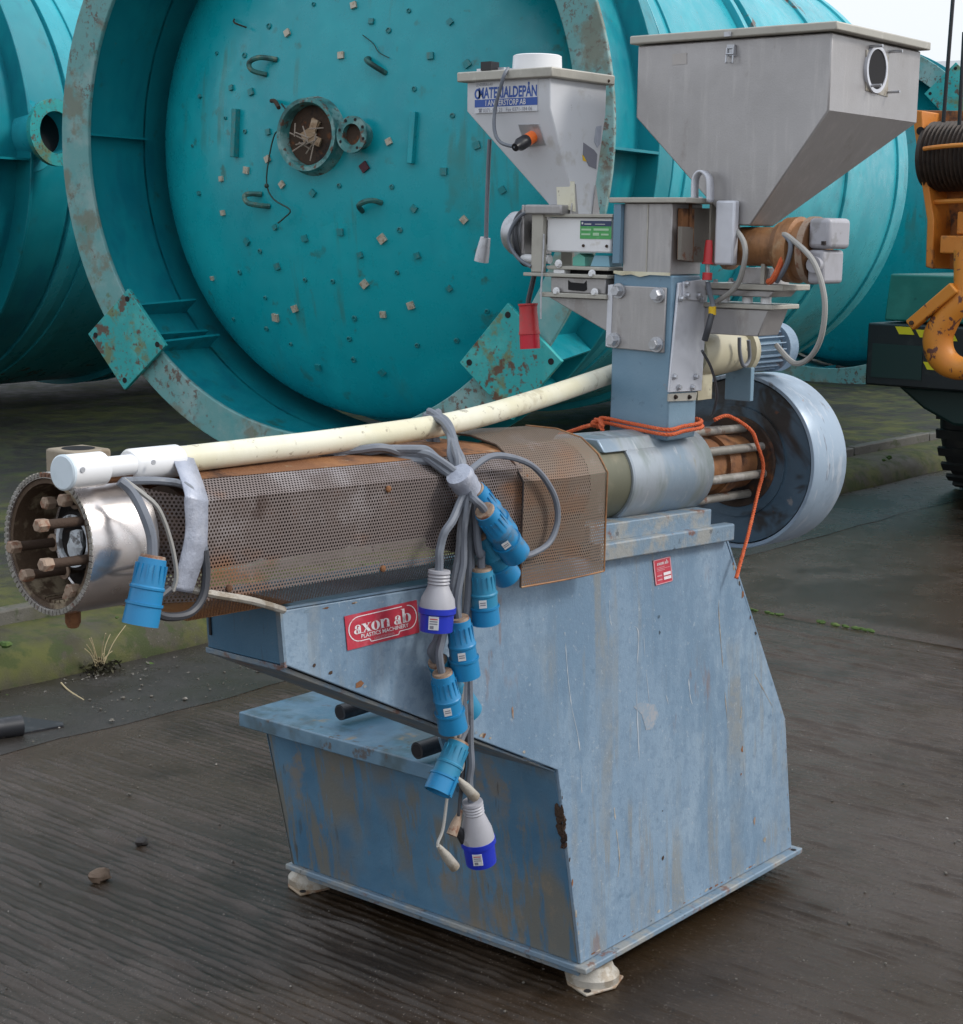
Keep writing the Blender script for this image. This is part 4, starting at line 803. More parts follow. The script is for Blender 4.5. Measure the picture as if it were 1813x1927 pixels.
obj('latch_base', MB().prism([atx(px,py,hx0-.0005) for px, py in ((1372,84),(1386,84),(1386,106),(1372,106))], (-.008,0,0)), 'bolt_steel', lt)
obj('latch_bar', MB().cyl(atx(1367,101,hx0-.014), atx(1381,101,hx0-.014), .002, n=8), 'bolt_steel', lt)
obj('latch_catch', MB().prism([atx(px,py,hx0-.0165) for px, py in ((1365,60),(1378,59),(1378,68),(1365,69))], (-.005,0,0)), 'bolt_steel', lt)
def HY(px, py, d=0): return aty(px, py, hy0-d)
pp = obj('port_plate', MB().prism([HY(*p) for p in ((1630,93),(1672,104),(1670,182),(1629,170))], (0,-.002,0)), 'zinc_white', lh)
pc = HY(1650,130,.004)
obj('port_ring', MB().ring(pc, (0,-1,0), .042, .050, -.004, .003, 40), 'aluminium', pp)
obj('port_opening', MB().cyl(pc+V((0,.0005,0)), pc+V((0,-.001,0)), .042, n=40), 'black_hole', pp)
for px, py in ((1638,87),(1675,97),(1635,161),(1670,173)):
    p = HY(px,py); obj('port_stud', MB().cyl(p, p+V((0,-.03,0)), .0032, n=8), 'bolt_steel', pp)
obj('label_ghost', MB().prism([atx(px,py,hx0-.0006) for px, py in ((1266,101),(1293,99),(1293,120),(1266,122))], (-.0004,0,0)), mat('faded_label', (.46,.43,.41), .5), lh)
# its screw tube, flange, gearbox and drive
fx = .50; fo = atx(1385,463,fx)
zt = fo.z; yt = fo.y+.02
def FT(px): return atx(px, 470, fx).y
tl_ = yt-FT(1478)
tu = obj('screw_tube', MB().lathe((fx,yt,zt), (0,-1,0), [(0,.052),(.012,.052),(.012,.042),(tl_-.01,.042),(tl_-.01,.054),(tl_,.054)], 40), 'bronze_rust', ex)
y2 = yt-tl_-.002; t2 = y2-FT(1540)
obj('gear_flange', MB().lathe((fx,y2,zt-.006), (0,-1,0), [(0,.054),(.006,.069),(t2*.45,.071),(t2*.5,.062),(t2*.75,.060),(t2*.75,.069),(t2,.069)], 48), 'bronze_rust', tu)
obj('flange_lip', MB().ring((fx,y2-t2*.78,zt-.006), (0,-1,0), .0692, .0715, 0, t2*.2, 48), 'bolt_tan', tu)
y3 = y2-t2-.001; e3 = FT(1582)
tb_ = obj('terminal_box', MB().prism([(fx-.05,y3,zt-.002),(fx-.05,y3,zt+.062),(fx+.045,y3,zt+.062),(fx+.045,y3,zt-.002)], (0,e3-y3,0)), 'plug_grey', ex, bev=.010, seg=3)
obj('drive_casing', MB().prism([(fx-.045,y3,zt-.075),(fx-.05,y3,zt-.004),(fx+.045,y3,zt-.004),(fx+.045,y3,zt-.075)], (0,(e3-y3)*.75,0)), 'plug_grey', tb_, bev=.008, seg=3)
obj('casing_boss', MB().cyl((fx-.0455,y3+(e3-y3)*.4,zt-.035),(fx-.058,y3+(e3-y3)*.4,zt-.035),.017,n=20), 'plug_grey', tb_)
obj('cable_clamp', MB().box(fx-.056,fx-.05,e3+.008,e3+.016,zt+.006,zt+.014), 'dark_rust', tb_)
obj('grey_loop_lead', MB().tube([V(p) for p in [atx(1380,425,.45),atx(1400,455,.44),atx(1402,490,.435),atx(1385,540,.45),atx(1345,570,.47)]], .006, 8), 'cable_pale', ex)
obj('loop_lead', MB().tube([atx(1470,440,.45), atx(1487,447,.435), atx(1530,490,.42), atx(1552,560,.42), atx(1547,630,.43), atx(1525,672,.45), atx(1495,683,.48), atx(1462,650,.55)], .006, 8, 8), 'cable_pale', ex)
obj('short_lead', MB().tube([atx(1465,438,.45), atx(1488,455,.432), atx(1482,495,.432), atx(1462,530,.45)], .0055, 8), 'cable_grey', ex)
obj('orange_tie', MB().tube([atx(1478,465,.44), atx(1470,495,.437), atx(1455,525,.44), atx(1447,530,.45)], .007, 8), 'rope_orange', ex)
# saddle, two mounting plates, tapered bracket under the feeder
bx = .478; by1 = .052
def BY(px, py=540): return atx(px, py, bx).y
def BZ(px, py): return atx(px, py, bx).z
z1, z2, z3, z4 = BZ(1400,534), BZ(1400,545), BZ(1400,572), BZ(1400,581)
mpl = obj('feeder_plate', MB().box(bx,bx+.12,BY(1475),by1,z2,z1), 'steel_beige', ex, bev=.002)
obj('tube_saddle', MB().prism([(bx+.015,BY(1385),z1+.001),(bx+.015,BY(1445),z1+.001),(bx+.015,BY(1440),z1+.035),(bx+.015,BY(1390),z1+.035)], (.08,0,0)), 'steel', ex)
obj('saddle_upright', MB().box(bx+.002,bx+.014,BY(1437),BY(1430),z1+.001,z1+.055), 'steel_beige', ex)
obj('upper_web', MB().prism([(bx+.008,BY(1455),z2-.001),(bx+.008,by1,z2-.001),(bx+.008,by1,z3+.016),(bx+.008,BY(1445),z3+.016)], (.10,0,0)), 'steel', ex, bev=.002)
for px in (1352,1395,1430): obj('spacer_foot', MB().cyl((bx+.03,BY(px),z3+.001),(bx+.03,BY(px),z3+.015),.012,n=14), 'white_plastic', ex)
obj('lower_plate', MB().box(bx,bx+.12,BY(1456),by1,z4,z3), 'steel_beige', ex, bev=.002)
obj('tapered_bracket', MB().prism([(bx+.006,BY(1445),z4-.001),(bx+.006,by1,z4-.001),(bx+.006,by1,BZ(1400,632)),(bx+.006,BY(1428),BZ(1400,632))], (.09,0,0)), 'steel', ex, bev=.002)
for px, py in ((1347,517),(1376,515),(1446,545),(1385,520)): obj('plate_screw', MB().hexbolt(atx(px,py+16,bx+.02), (0,0,1), .006, .009), 'bolt_steel', mpl)
# gear motor behind the column
gy, gz = .10, 1.338
gm = obj('gear_motor', MB().lathe((.50,gy,gz), X, [(0,.052),(.02,.055),(.10,.055),(.15,.052),(.20,.048),(.205,.060),(.225,.060)], 40), 'old_cream', ex)
obj('motor_foot', MB().box(.50,.56,gy-.03,gy+.03,1.235,1.30), 'old_cream', gm)
fm = obj('finned_motor', MB().cyl((.726,gy,gz),(.86,gy,gz),.040,n=32), 'column_blue', ex)
for k in range(22):
    a = k*2*math.pi/22; d = V((0,math.cos(a),math.sin(a))); t = V((0,-d.z,d.y))
    obj('cooling_fin', MB().obox(V((.795,gy,gz))+d*.046, X*.062, d*.009, t*.0014), 'blue_paint', fm)
obj('fan_cowl', MB().lathe((.862,gy,gz), X, [(0,.050),(.004,.060),(.045,.060),(.055,.050)], 40), 'blue_paint', fm)
obj('motor_bracket', MB().box(.70,.716,gy-.05,gy+.02,1.22,1.30), 'column_blue', ex, bev=.002)
obj('motor_lead', MB().tube([aty(1392,635,.03), aty(1393,665,.03), aty(1400,688,.03), aty(1411,675,.03), aty(1409,640,.03)], .0045, 8), 'cable_grey', ex)

# ---- small white hopper on its feeder
X0, X1, Y0, Y1, Z0, Z1 = .300, .515, .356, .597, 1.879, 1.945
vs = [V((X0,Y0,Z1)),V((X1,Y0,Z1)),V((X1,Y1,Z1)),V((X0,Y1,Z1)), V((X0,Y0,Z0)),V((X1,Y0,Z0)),V((X1,Y1,Z0)),V((X0,Y1,Z0)), V((.385,.335,1.645)),V((.440,.335,1.645)),V((.440,.390,1.645)),V((.385,.390,1.645))]
shp = obj('small_hopper', MB().add(vs, [(0,4,5,1),(1,5,6,2),(2,6,7,3),(3,7,4,0),(4,8,9,5),(5,9,10,6),(6,10,11,7),(7,11,8,4),(8,11,10,9),(0,1,2,3)]), 'white_paint', ex, bev=.003)
obj('hopper_lid', MB().box(X0-.016, X1+.014, Y0-.014, Y1+.018, 1.944, 1.966), 'steel_beige', shp, bev=.003)
obj('lid_ring', MB().lathe((.405,.475,1.965), (0,0,1), [(0,.058),(.040,.056),(.042,.052),(.02,.05)], 48), 'white_plastic', shp)
obj('lid_rivet', MB().lathe(aty(1146,152,Y0-.0142), (0,-1,0), [(0,.004),(.002,.003)], 10), 'dark_rust', shp)
obj('lid_tab', MB().box(X0+.01,X0+.07,Y1-.10,Y1-.02,1.9665,1.974), 'aluminium', shp)
o = atx(894,213,X0-.0006); r = atx(1012,204,X0-.0006)-o; u = V((0,0,1))*(atx(894,153,X0).z-atx(894,213,X0).z); r.z = 0
n = V((-1,0,0))
stk = obj('maker_sticker', MB().prism([o, o+r, o+r+u, o+u], n*.0006), 'white_paint', shp)
decal('lettering', o, r, u, n, 'print_grey', stk, .0012, txt='LEVERERAS AV', size=.13, pos=(.02,.84), wd=.27)
decal('lettering', o, r, u, n, 'print_blue', stk, .0012, txt='MATERIALDEP\u00c5N', size=.47, pos=(.06,.46), wd=.93, bold=.03)
decal('swoosh', o, r, u, n, 'print_blue', stk, .0012, [[a, b, c, d] for a, b, c, d in zip(ringpts(.045,.60,.05,.17,14)[:-1], ringpts(.045,.60,.05,.17,14)[1:], ringpts(.045,.60,.026,.10,14)[1:], ringpts(.045,.60,.026,.10,14)[:-1])])
decal('blue_band', o, r, u, n, 'print_blue', stk, .0010, [[(0,.18),(1,.18),(1,.42),(0,.42)]])
decal('lettering', o, r, u, n, 'sticker_white', stk, .0016, txt='I ANDERSTORP AB', size=.25, pos=(.18,.215), wd=.64, bold=.01)
decal('lettering', o, r, u, n, 'print_grey', stk, .0012, txt='0371-184 23   Fax 0371-184 06', size=.165, pos=(.14,.02), wd=.78)
decal('phone_mark', o, r, u, n, 'print_grey', stk, .0012, [[(.075,.02),(.115,.02),(.115,.09),(.075,.09)], [(.065,.10),(.125,.10),(.125,.14),(.065,.14)]])
nf = (vs[8]-vs[4]).cross(vs[7]-vs[4]).normalized(); nf = nf if nf.x < 0 else -nf
def onface(px, py, d=0):
    dd = ray(px, py); t = (vs[4]-CAM).dot(nf)/dd.dot(nf); return CAM+dd*t+nf*d
sq = obj('sensor_plate', MB().prism([onface(*p,.0003) for p in ((976,233),(1015,232),(1028,272),(990,276))], nf*.002), 'bolt_steel', shp, bev=.001)
s0 = onface(1003,257); s1 = onface(1003,257,.001)
e1 = atx(965,280,.245); sdir = (e1-s0).normalized()
obj('sensor_body', MB().lathe(s0, sdir, [(0,.0145),(.028,.0145)], 24), 'orange_plastic', sq)
obj('sensor_head', MB().lathe(s0+sdir*.028, sdir, [(0,.0150),(.024,.0150),(.030,.011),(.045,.009)], 20), 'black_plastic', sq)
obj('sensor_cable', MB().tube([s0+sdir*.07, atx(943,268,.262), atx(931,245,.268), atx(932,205,.276), atx(941,170,.275), atx(949,142,.275), atx(957,128,.29)], .0042, 8), 'cable_grey', sq)
obj('cable_gland', MB().box(.285,.315,.515,.545,1.9665,1.986), 'black_plastic', shp)
na = (vs[5]-vs[4]).cross(vs[8]-vs[4]).normalized(); na = na if na.y < 0 else -na
def onside(px, py, d=0):
    dd = ray(px, py); t = (vs[4]-CAM).dot(na)/dd.dot(na); return CAM+dd*t+na*d
obj('hazard_mark', MB().prism([onside(*p,.0004) for p in ((1098,268),(1118,282),(1124,290),(1122,318),(1108,312),(1097,290))], na*.0006), 'print_grey', shp)
obj('hazard_corner', MB().prism([onside(*p,.0003) for p in ((1096,291),(1102,296),(1107,305),(1097,302))], na*.0006), 'yellow_plastic', shp)
obj('tape_patch', MB().prism([onside(*p,.0004) for p in ((1122,238),(1132,236),(1130,270),(1124,278),(1118,266))], na*.0006), 'tape', shp)
obj('front_gusset', MB().prism([atx(px,py,.362) for px, py in ((1047,340),(1080,341),(1082,398),(1049,388))], (.004,0,0)), 'cream', shp)
obj('side_gusset', MB().prism([vs[8]+V((-.03,-.002,0)), vs[8]+V((.0,-.002,0)), vs[8]+V((-.012,-.001,.07))], (0,.003,0)), 'steel', shp)
obj('side_gusset', MB().prism([vs[9]+V((.03,-.002,0)), vs[9]+V((.0,-.002,0)), vs[9]+V((.012,-.001,.07))], (0,.003,0)), 'steel', shp)
# feeder housing and drive
sf = obj('feeder_housing', MB().box(.358,.455,.222,.402,1.562,1.640), 'white_plastic', ex, bev=.004)
obj('housing_lid', MB().box(.350,.465,.215,.404,1.6405,1.648), 'steel_beige', sf, bev=.001)
o = atx(1092,449,.3575); r = V((0, atx(1151,449,.3575).y-o.y, 0)); u = V((0,0,atx(1092,415,.3575).z-o.z)); n = V((-1,0,0))
gs = obj('green_sticker', MB().prism([o, o+r, o+r+u, o+u], n*.0006), 'sticker_green', sf)
decal('navy_band', o, r, u, n, 'sticker_navy', gs, .0010, [[(.02,.70),(1,.70),(1,1),(.02,1)]])
decal('printed_line', o, r, u, n, 'sticker_white', gs, .0014, [[(.05,.80),(.10,.80),(.10,.92),(.05,.92)],[(.14,.79),(.36,.79),(.36,.84),(.14,.84)],[(.48,.80),(.80,.80),(.80,.83),(.48,.83)]])
decal('printed_line', o, r, u, n, mat('print_palegreen', (.40,.62,.40), .4), gs, .0014, [[(.05,.46),(.36,.46),(.36,.56),(.05,.56)],[(.44,.46),(.92,.46),(.92,.58),(.44,.58)],[(.05,.20),(.34,.20),(.34,.30),(.05,.30)],[(.42,.18),(.62,.18),(.62,.34),(.42,.34)],[(.68,.20),(.92,.20),(.92,.30),(.68,.30)]])
for px, py in ((1098,462),(1142,463)): obj('housing_screw', MB().cyl(atx(px,py,.3575), atx(px,py,.355), .0035, n=10), 'dark_rust', sf)
obj('front_post', MB().box(.345,.362,.404,.436,1.515,1.668), 'steel_beige', ex, bev=.002)
obj('rear_post', MB().box(.46,.472,.404,.436,1.515,1.66), 'steel_beige', ex, bev=.002)
obj('motor_face', MB().box(.360,.47,.470,.478,1.555,1.668), 'steel', ex, bev=.002)
obj('control_box', MB().box(.335,.40,.345,.450,1.646,1.668), 'steel', ex, bev=.004)
obj('bearing', MB().lathe((.412,.44,1.606), (0,1,0), [(0,.028),(.028,.028)], 28), 'black_plastic', ex)
obj('drive_shaft', MB().cyl((.412,.40,1.606),(.412,.49,1.606),.010,n=16), 'bolt_steel', ex)
obj('support_bar', MB().cyl((.37,.40,1.545),(.37,.478,1.545),.011,n=14), 'white_plastic', ex)
dm = obj('drive_motor', MB().lathe((.412,.479,1.603), (0,1,0), [(0,.056),(.012,.056),(.016,.051),(.055,.051),(.068,.042),(.072,.0)], 36), 'bolt_steel', ex)
obj('coiled_lead', MB().tube([V((.412+.064*math.cos(a), .482+.004*math.sin(3*a)+.006*(a/6.3), 1.597+.068*math.sin(a))) for a in [k*.4 for k in range(34)]], .0045, 7, 3), 'cable_dark', ex)
obj('loop_lead', MB().tube([atx(1008,400,.35), atx(985,402,.35), atx(965,425,.345), atx(958,455,.345), atx(975,485,.345), atx(1000,502,.345)], .0045, 7), 'cable_grey', ex)
obj('mounting_plate', MB().box(.345,.48,.2215,.458,1.506,1.514), 'steel_beige', ex, bev=.0015)
obj('mounting_plate', MB().box(.35,.47,.2215,.395,1.523,1.531), 'steel_beige', ex, bev=.0015)
obj('valve_block', MB().prism([(.37,.335,1.532),(.37,.30,1.532),(.37,.302,1.552),(.37,.318,1.560),(.37,.335,1.55)], (.05,0,0)), mat('mint', (.12,.42,.33), .4), ex)
obj('valve_block', MB().prism([(.37,.285,1.532),(.37,.232,1.532),(.37,.236,1.556),(.37,.275,1.556)], (.05,0,0)), mat('sky_blue', (.22,.42,.52), .4), ex)
obj('clamp_gap', MB().box(.375,.46,.24,.345,1.5145,1.5225), 'black_hole', ex)
obj('clamp_spacer', MB().box(.352,.47,.345,.375,1.5145,1.5225), 'white_plastic', ex)
for px, py in ((1052,496),(1048,548),(1120,550),(1115,515)): obj('clamp_bolt', MB().hexbolt(atx(px,py,.349), (-1,0,0), .007, .008), 'white_plastic', ex)
lb = obj('load_cell', MB().box(.355,.46,.232,.385,1.471,1.5055), 'steel', ex, bev=.002)
q = [atx(px,py,.3545) for px, py in ((1070,527),(1075,531),(1100,533),(1104,528),(1105,545),(1100,548),(1076,546),(1070,545))]
obj('cell_slot', MB().prism(q, (-.001,0,0)), 'black_hole', lb)
obj('support_plate', MB().box(.345,.475,.2215,.410,1.460,1.4705), 'steel_beige', ex, bev=.0015)
obj('support_gusset', MB().prism([(.36,.395,1.4595),(.36,.2215,1.4595),(.36,.2215,1.385)], (.09,0,0)), 'steel', ex, bev=.002)

# ================================================================== POLE, TAPE, ROPES
pl = thing('cream_pole', aty(145,886,.06), 'cream plastic pole lying along the top of the perforated guard', 'pole')
pth = [aty(330,866,.075), aty(480,848,.085), aty(640,828,.10), aty(850,796,.13), aty(1000,755,.18), aty(1145,706,.262), aty(1250,668,.34)]
obj('tube', MB().tube(pth, [.0215], 20, 10), 'cream', pl)
e0 = aty(122,889,.055); e1 = aty(335,866,.075); sd = (e1-e0); sL = sd.length; sd.normalize()
slv = obj('sleeve', MB().lathe(e0, sd, [(.0,.026),(.068,.026),(.072,.0225)], 28), 'white_plastic', pl)
obj('sleeve', MB().lathe(e0, sd, [(.125,.022),(.13,.0255),(sL-.006,.0255),(sL,.022)], 28), 'white_plastic', pl)
sx_, sy_, _ = frame(sd)
obj('sleeve_bridge', MB().lathe(e0+V((0,-.006,.002)), sd, [(.06,.016),(.14,.016)], 20), 'white_plastic', pl)
obj('slot_rust', MB().lathe(e0+V((.0,.003,-.010)), sd, [(.069,.0145),(.128,.0145)], 20), 'rust', pl)
obj('end_cap', MB().lathe(e0, -sd, [(0,.0265),(.004,.0265),(.006,.024)], 32), 'cap_white', pl)
for px, py in ((155,884),(288,870)):
    p = aty(px, py, .03); q = aty(px, py, .03); obj('sleeve_screw', MB().cyl(p, p+V((0,-.002,0)), .004, n=10), 'bolt_steel', slv)
def strip(pa, pb, thick=.0015, sub=5):
    a, b = spline([V(p) for p in pa], sub), spline([V(p) for p in pb], sub); mb = MB()
    for p, q in zip(a, b):
        m = (p+q)/2; mb.v += [p, m+V((.0008*mnoise.noise(m*90), .003*mnoise.noise(m*70), 0)), q]
    for i in range(len(a)-1):
        for k in range(2): j = 3*i+k; mb.f.append((j, j+1, j+4, j+3))
    return mb
tp = obj('duct_tape', strip([aty(305,872,.105), aty(312,842,.075), aty(330,872,.043), aty(348,925,-.004), aty(348,945,-.008), aty(350,1000,-.008), aty(338,1060,-.006), aty(322,1110,.0)],
      [aty(345,862,.105), aty(352,838,.075), aty(372,880,.043), aty(391,935,-.004), aty(392,955,-.008), aty(391,1010,-.008), aty(386,1045,-.006), aty(362,1117,.0)]), 'tape')
s_ = tp.modifiers.new('t', 'SOLIDIFY'); s_.thickness = .002
tag(tp, 'crumpled silver duct tape strip binding the cream pole to the guard', 'tape')
c0 = aty(878,913,-.035)
tw = obj('tape_band', MB().lathe(aty(862,890,-.035), aty(893,937,-.035)-aty(862,890,-.035), [(0,.006),(.002,.024),(.012,.0265),(.02,.024),(.03,.0255),(.04,.023),(.048,.024),(.05,.006)], 18), 'tape')
tag(tw, 'short silver tape band wrapped round the bundle of grey leads', 'tape')
def rope(pts, r, lay=.02, sub=10):
    c = spline([V(p) for p in pts], sub); mb = MB(); L = 0; st = [[], [], []]; x = None
    for i, p in enumerate(c):
        t = c[min(i+1,len(c)-1)]-c[max(i-1,0)]; t.normalize()
        if i: L += (p-c[i-1]).length
        if x is None: x = frame(t)[0]
        x = (x-t*x.dot(t)).normalized(); y = t.cross(x)
        for k in range(3):
            a = 2*math.pi*(L/lay+k/3); st[k].append(p+(x*math.cos(a)+y*math.sin(a))*r*.5)
    for s in st: mb.tube(s, r*.58, 6, smooth=False)
    return mb
r1 = thing('orange_rope', aty(1125,797,.05), 'orange twisted rope tied round the foot of the blue column', 'rope')
yz = 1.19
def RC(dx=.0, z=0): return [V((.30,.19,yz-.012+z)), V((.345,.225,yz+z)), V((.349-dx,.14,yz-.006+z)), V((.349-dx,.055-dx,yz-.012+z)), V((.40,.046-dx,yz-.008+z)), V((.47,.046-dx,yz-.006+z)), V((.487,.06,yz+z)), V((.487,.12,yz+z))]
obj('rope_turn', rope(RC(.003, .004), .0046, .022, 14), 'rope_orange', r1)
obj('rope_turn', rope(RC(.007, -.006), .0046, .022, 14), 'rope_orange', r1)
kn = atx(1126,797,.34)
obj('knot', rope([kn+V((0,.010,-.006)), kn+V((-.010,0,.008)), kn+V((0,-.010,.004)), kn+V((.006,.002,-.008)), kn+V((-.010,.008,.002)), kn+V((0,-.012,-.006))], .006, .02, 6), 'rope_orange', r1)
obj('rope_tail', rope([kn, kn+V((-.02,.03,-.010)), kn+V((-.04,.08,-.03))], .005, .02, 10), 'rope_orange', r1)
r2 = thing('orange_rope', aty(1390,1085,.0), 'orange rope hanging down from the rusty tie rods by the pulley', 'rope')
obj('rope_length', rope([aty(1345,790,.10), aty(1372,783,.085), aty(1412,808,.055), aty(1425,835,.045), aty(1437,880,.04), aty(1425,935,.035), aty(1410,1000,.02), aty(1395,1055,.01), aty(1386,1088,.005)], .0048, .020, 14), 'rope_orange', r2)

# ================================================================== LEADS AND PLUGS
def plug_blue(root, a, b, m='plug_blue', sticker=True, m2=None):
    d = b-a; L = d.length; d.normalize(); k = L/.135
    bd = obj('plug_body', MB().lathe(a, d, [(0,.017),(.001,.0205),(.055*k,.0245),(.058*k,.0265),(.062*k,.0265),(.064*k,.025),(.090*k,.0255)], 26), m, root)
    obj('plug_collar', MB().lathe(a, d, [(.090*k,.0285),(.095*k,.0285),(.097*k,.0265),(L,.0275),(L,.0235),(L-.03,.0235),(L-.03,.0)], 26), m2 or m, bd)
    obj('gland', MB().lathe(a, d, [(-.004,.014),(-.004,.018),(.002,.0195)], 18), 'bolt_tan', bd)
    x, y, _ = frame(d); 
    obj('key_rib', MB().obox(a+d*(L-.02)+x*.028, d*.018, x*.002, y*.003), m2 or m, bd)
    rb_ = MB()
    for i in range(14):
        dd_ = x*math.cos(i*.449)+y*math.sin(i*.449); rb_.obox(a+d*(.034*k)+dd_*.0228, d*.016, dd_*.0012, d.cross(dd_)*.0012)
    obj('grip_ribs', rb_, m, bd)
    for i in range(3):
        q = a+d*(L-.028)+(x*math.cos(i*2.1)+y*math.sin(i*2.1))*.012; obj('pin', MB().cyl(q, q+d*.02, .0025, n=8), 'brass', bd)
    if sticker:
        side = V((-.72,-.69,0)); side = (side-d*side.dot(d)).normalized(); t = d.cross(side)
        obj('label_sticker', MB().obox(a+d*.077*k+side*.0251+t*.004, d*.0075, t*.007, side*.0008), 'sticker_white', bd)
        for q in (-.35,.2): obj('printed_line', MB().obox(a+d*(.077*k+.0075*q)+side*.0262+t*.004, d*.0009, t*.0052, side*.0001), 'print_grey', bd)
    return bd
def plug_grey(root, a, b):
    d = b-a; L = d.length; d.normalize()
    pr = [(0,.015),(0,.0195)]
    for k in range(4): pr += [(.005+.006*k,.0205),(.008+.006*k,.0185)]
    q_ = L*.64
    pr += [(.033,.021),(q_*.72,.030),(q_*.95,.0325),(q_,.033)]
    bd = obj('plug_body', MB().lathe(a, d, pr, 28), 'plug_grey', root)
    obj('plug_sleeve', MB().lathe(a, d, [(q_-.004,.034),(q_+.006,.034),(q_+.008,.0305),(L,.0295),(L,.0255),(L-.03,.0255),(L-.03,0)], 28), 'plug_navy', bd)
    side = V((-.85,-.5,0)); side = (side-d*side.dot(d)).normalized(); t = d.cross(side)
    obj('label_sticker', MB().obox(a+d*(L*.83)+side*.0297, d*.012, t*.009, side*.0012), 'sticker_white', bd)
    for q in (-.6,-.25,.1): obj('printed_line', MB().obox(a+d*(L*.83+.012*q)+side*.0311, d*.001, t*.007, side*.0001), 'sticker_red' if q < -.5 else 'print_grey', bd)
    obj('printed_block', MB().obox(a+d*(L*.83+.0075)+side*.0311+t*.003, d*.0028, t*.0035, side*.0001), 'print_grey', bd)
    return bd
TP = aty(878,912,-.035)
def lead(label, pts, r=.006, mat_='cable_grey', group='leads hanging from the taped bundle'):
    root = thing('power_lead', pts[-1], label, 'power lead', group)
    kp = spline([V(p) for p in pts], 3)
    kp = [p+V((mnoise.noise(p*31), mnoise.noise(p*31+V((5,5,5))), mnoise.noise(p*31+V((9,1,3)))))*(.0045 if 1 < i < len(kp)-3 else 0) for i, p in enumerate(kp)]
    obj('cable', MB().tube(kp, r, 8, 4), mat_, root); return root
def jit(p, s=.012): return p+V((random.uniform(-s,s), random.uniform(-s*.6,s*.6), random.uniform(-s,s)))
over = lambda k: [aty(812+3*k,842+2*k,.17), aty(806+4*k,800,.175), aty(812+6*k,781-k,.135), aty(836+3*k,800+2*k,.075), aty(858,858,.0)]
under = lambda k: [aty(590+30*k,852+2*k,.115), aty(690+12*k,842+3*k,.08), aty(770,842+6*k,.05), aty(825,858+7*k,.005)]
RNG = random.Random(5)
Y1_, Y2_ = -.052, -.022
spec = [
 ('blue plug on a grey lead, frontmost of the pair slanting below the tape band', 'b', over(0), [(890,935,-.06)], (913,962), (972,1043), -.075, 'plug_blue', True),
 ('blue plug tucked behind another right under the tape band', 'b', over(1), [], (893,922), (950,1005), -.038, 'plug_blue', True),
 ('blue plug pointing down right below the slanted pair', 'b', over(2), [(887,960,-.035)], (905,1005), (955,1085), -.034, 'plug_teal', False),
 ('teal-blue plug hanging straight down to the right of the grey-bodied plug', 'b', over(3), [(893,960,-.05),(903,1040,-.05)], (907,1072), (914,1172), -.045, 'plug_teal', True),
 ('grey-bodied plug with a dark blue sleeve beside the red maker plate', 'g', under(0), [(866,945,-.04),(840,1000,-.05)], (827,1073), (821,1187), -.048, None, True),
 ('bright blue plug with open end hanging at mid height of the bundle', 'b', under(1), [(877,960,-.05),(870,1060,-.045)], (864,1165), (877,1272), -.045, 'plug_blue', True),
 ('bright blue plug with open end, lower left of the mid-height one', 'b', under(2), [(872,970,-.045),(858,1080,-.035),(832,1200,-.03)], (833,1268), (853,1372), -.034, 'plug_blue', True),
 ('blue plug mostly hidden behind the bright blue plug below the sleeve of the grey one', 'b', under(3), [(878,990,-.03),(862,1100,-.02),(830,1190,-.006)], (824,1245), (882,1340), .000, 'plug_teal', False),
 ('dull blue plug slanting down left in front of the storage box lid', 'b', under(1), [(884,1000,-.03),(876,1200,-.025),(872,1350,-.02)], (864,1398), (824,1492), -.02, 'plug_teal', False),
 ('grey-bodied plug with a blue sleeve, lowest of the hanging plugs', 'g', over(2), [(886,1000,-.03),(883,1200,-.025),(887,1400,-.025)], (889,1508), (906,1622), -.025, None, True),
]
for i, (lab, kind, pre, mid, a, b, y, m, stk_) in enumerate(spec):
    A, Bp = aty(*a, y), aty(*b, y)
    tp_ = TP+V((RNG.uniform(-.012,.012), RNG.uniform(-.01,.01), RNG.uniform(-.01,.01)))
    jp = [p+V((RNG.uniform(-.006,.006), RNG.uniform(-.012,.012), RNG.uniform(-.006,.006))) for p in pre]
    pts = jp+[tp_]+[aty(*q) for q in mid]+[A+(A-Bp).normalized()*.03, A+(Bp-A).normalized()*.01]
    rt_ = lead(lab, pts, RNG.choice((.0066,.0074,.0080)))
    if kind == 'b': plug_blue(rt_, A, Bp, m, stk_, 'plug_blue' if m == 'plug_teal' and i in (2,3,8) else None)
    else: plug_grey(rt_, A, Bp)
# loop of spare lead and thin signal leads
lp = tag(obj('spare_lead', MB().tube([aty(872,905,-.04), aty(893,878,-.035), aty(935,857,-.03), aty(1000,875,-.03), aty(1040,925,-.03), aty(1050,975,-.03), aty(1035,1020,-.03), aty(1000,1043,-.03), aty(975,1046,-.04)], .006, 8, 8), 'cable_grey', org=TP),
         'single grey lead curving in a big loop over the rear perforated guard', 'cable')
def small_conn(label, pts, a, b, y, m='zinc_white'):
    root = thing('signal_lead', aty(*b, y), label, 'signal lead', 'thin leads with small connectors')
    A, Bp = aty(*a, y), aty(*b, y); d = Bp-A; L = d.length; d.normalize()
    obj('cable', MB().tube([aty(*q) for q in pts]+[A], .0032, 6, 8), 'cable_pale' if m == 'zinc_white' else 'cable_dark', root)
    c = obj('connector', MB().lathe(A, d, [(-.012,.004),(0,.006),(L*.4,.0095),(L,.0105),(L,.008),(L-.008,.008),(L-.008,0)], 18), m, root)
    obj('socket_face', MB().cyl(Bp-d*.0075, Bp-d*.0065, .008, n=14), 'black_hole', c)
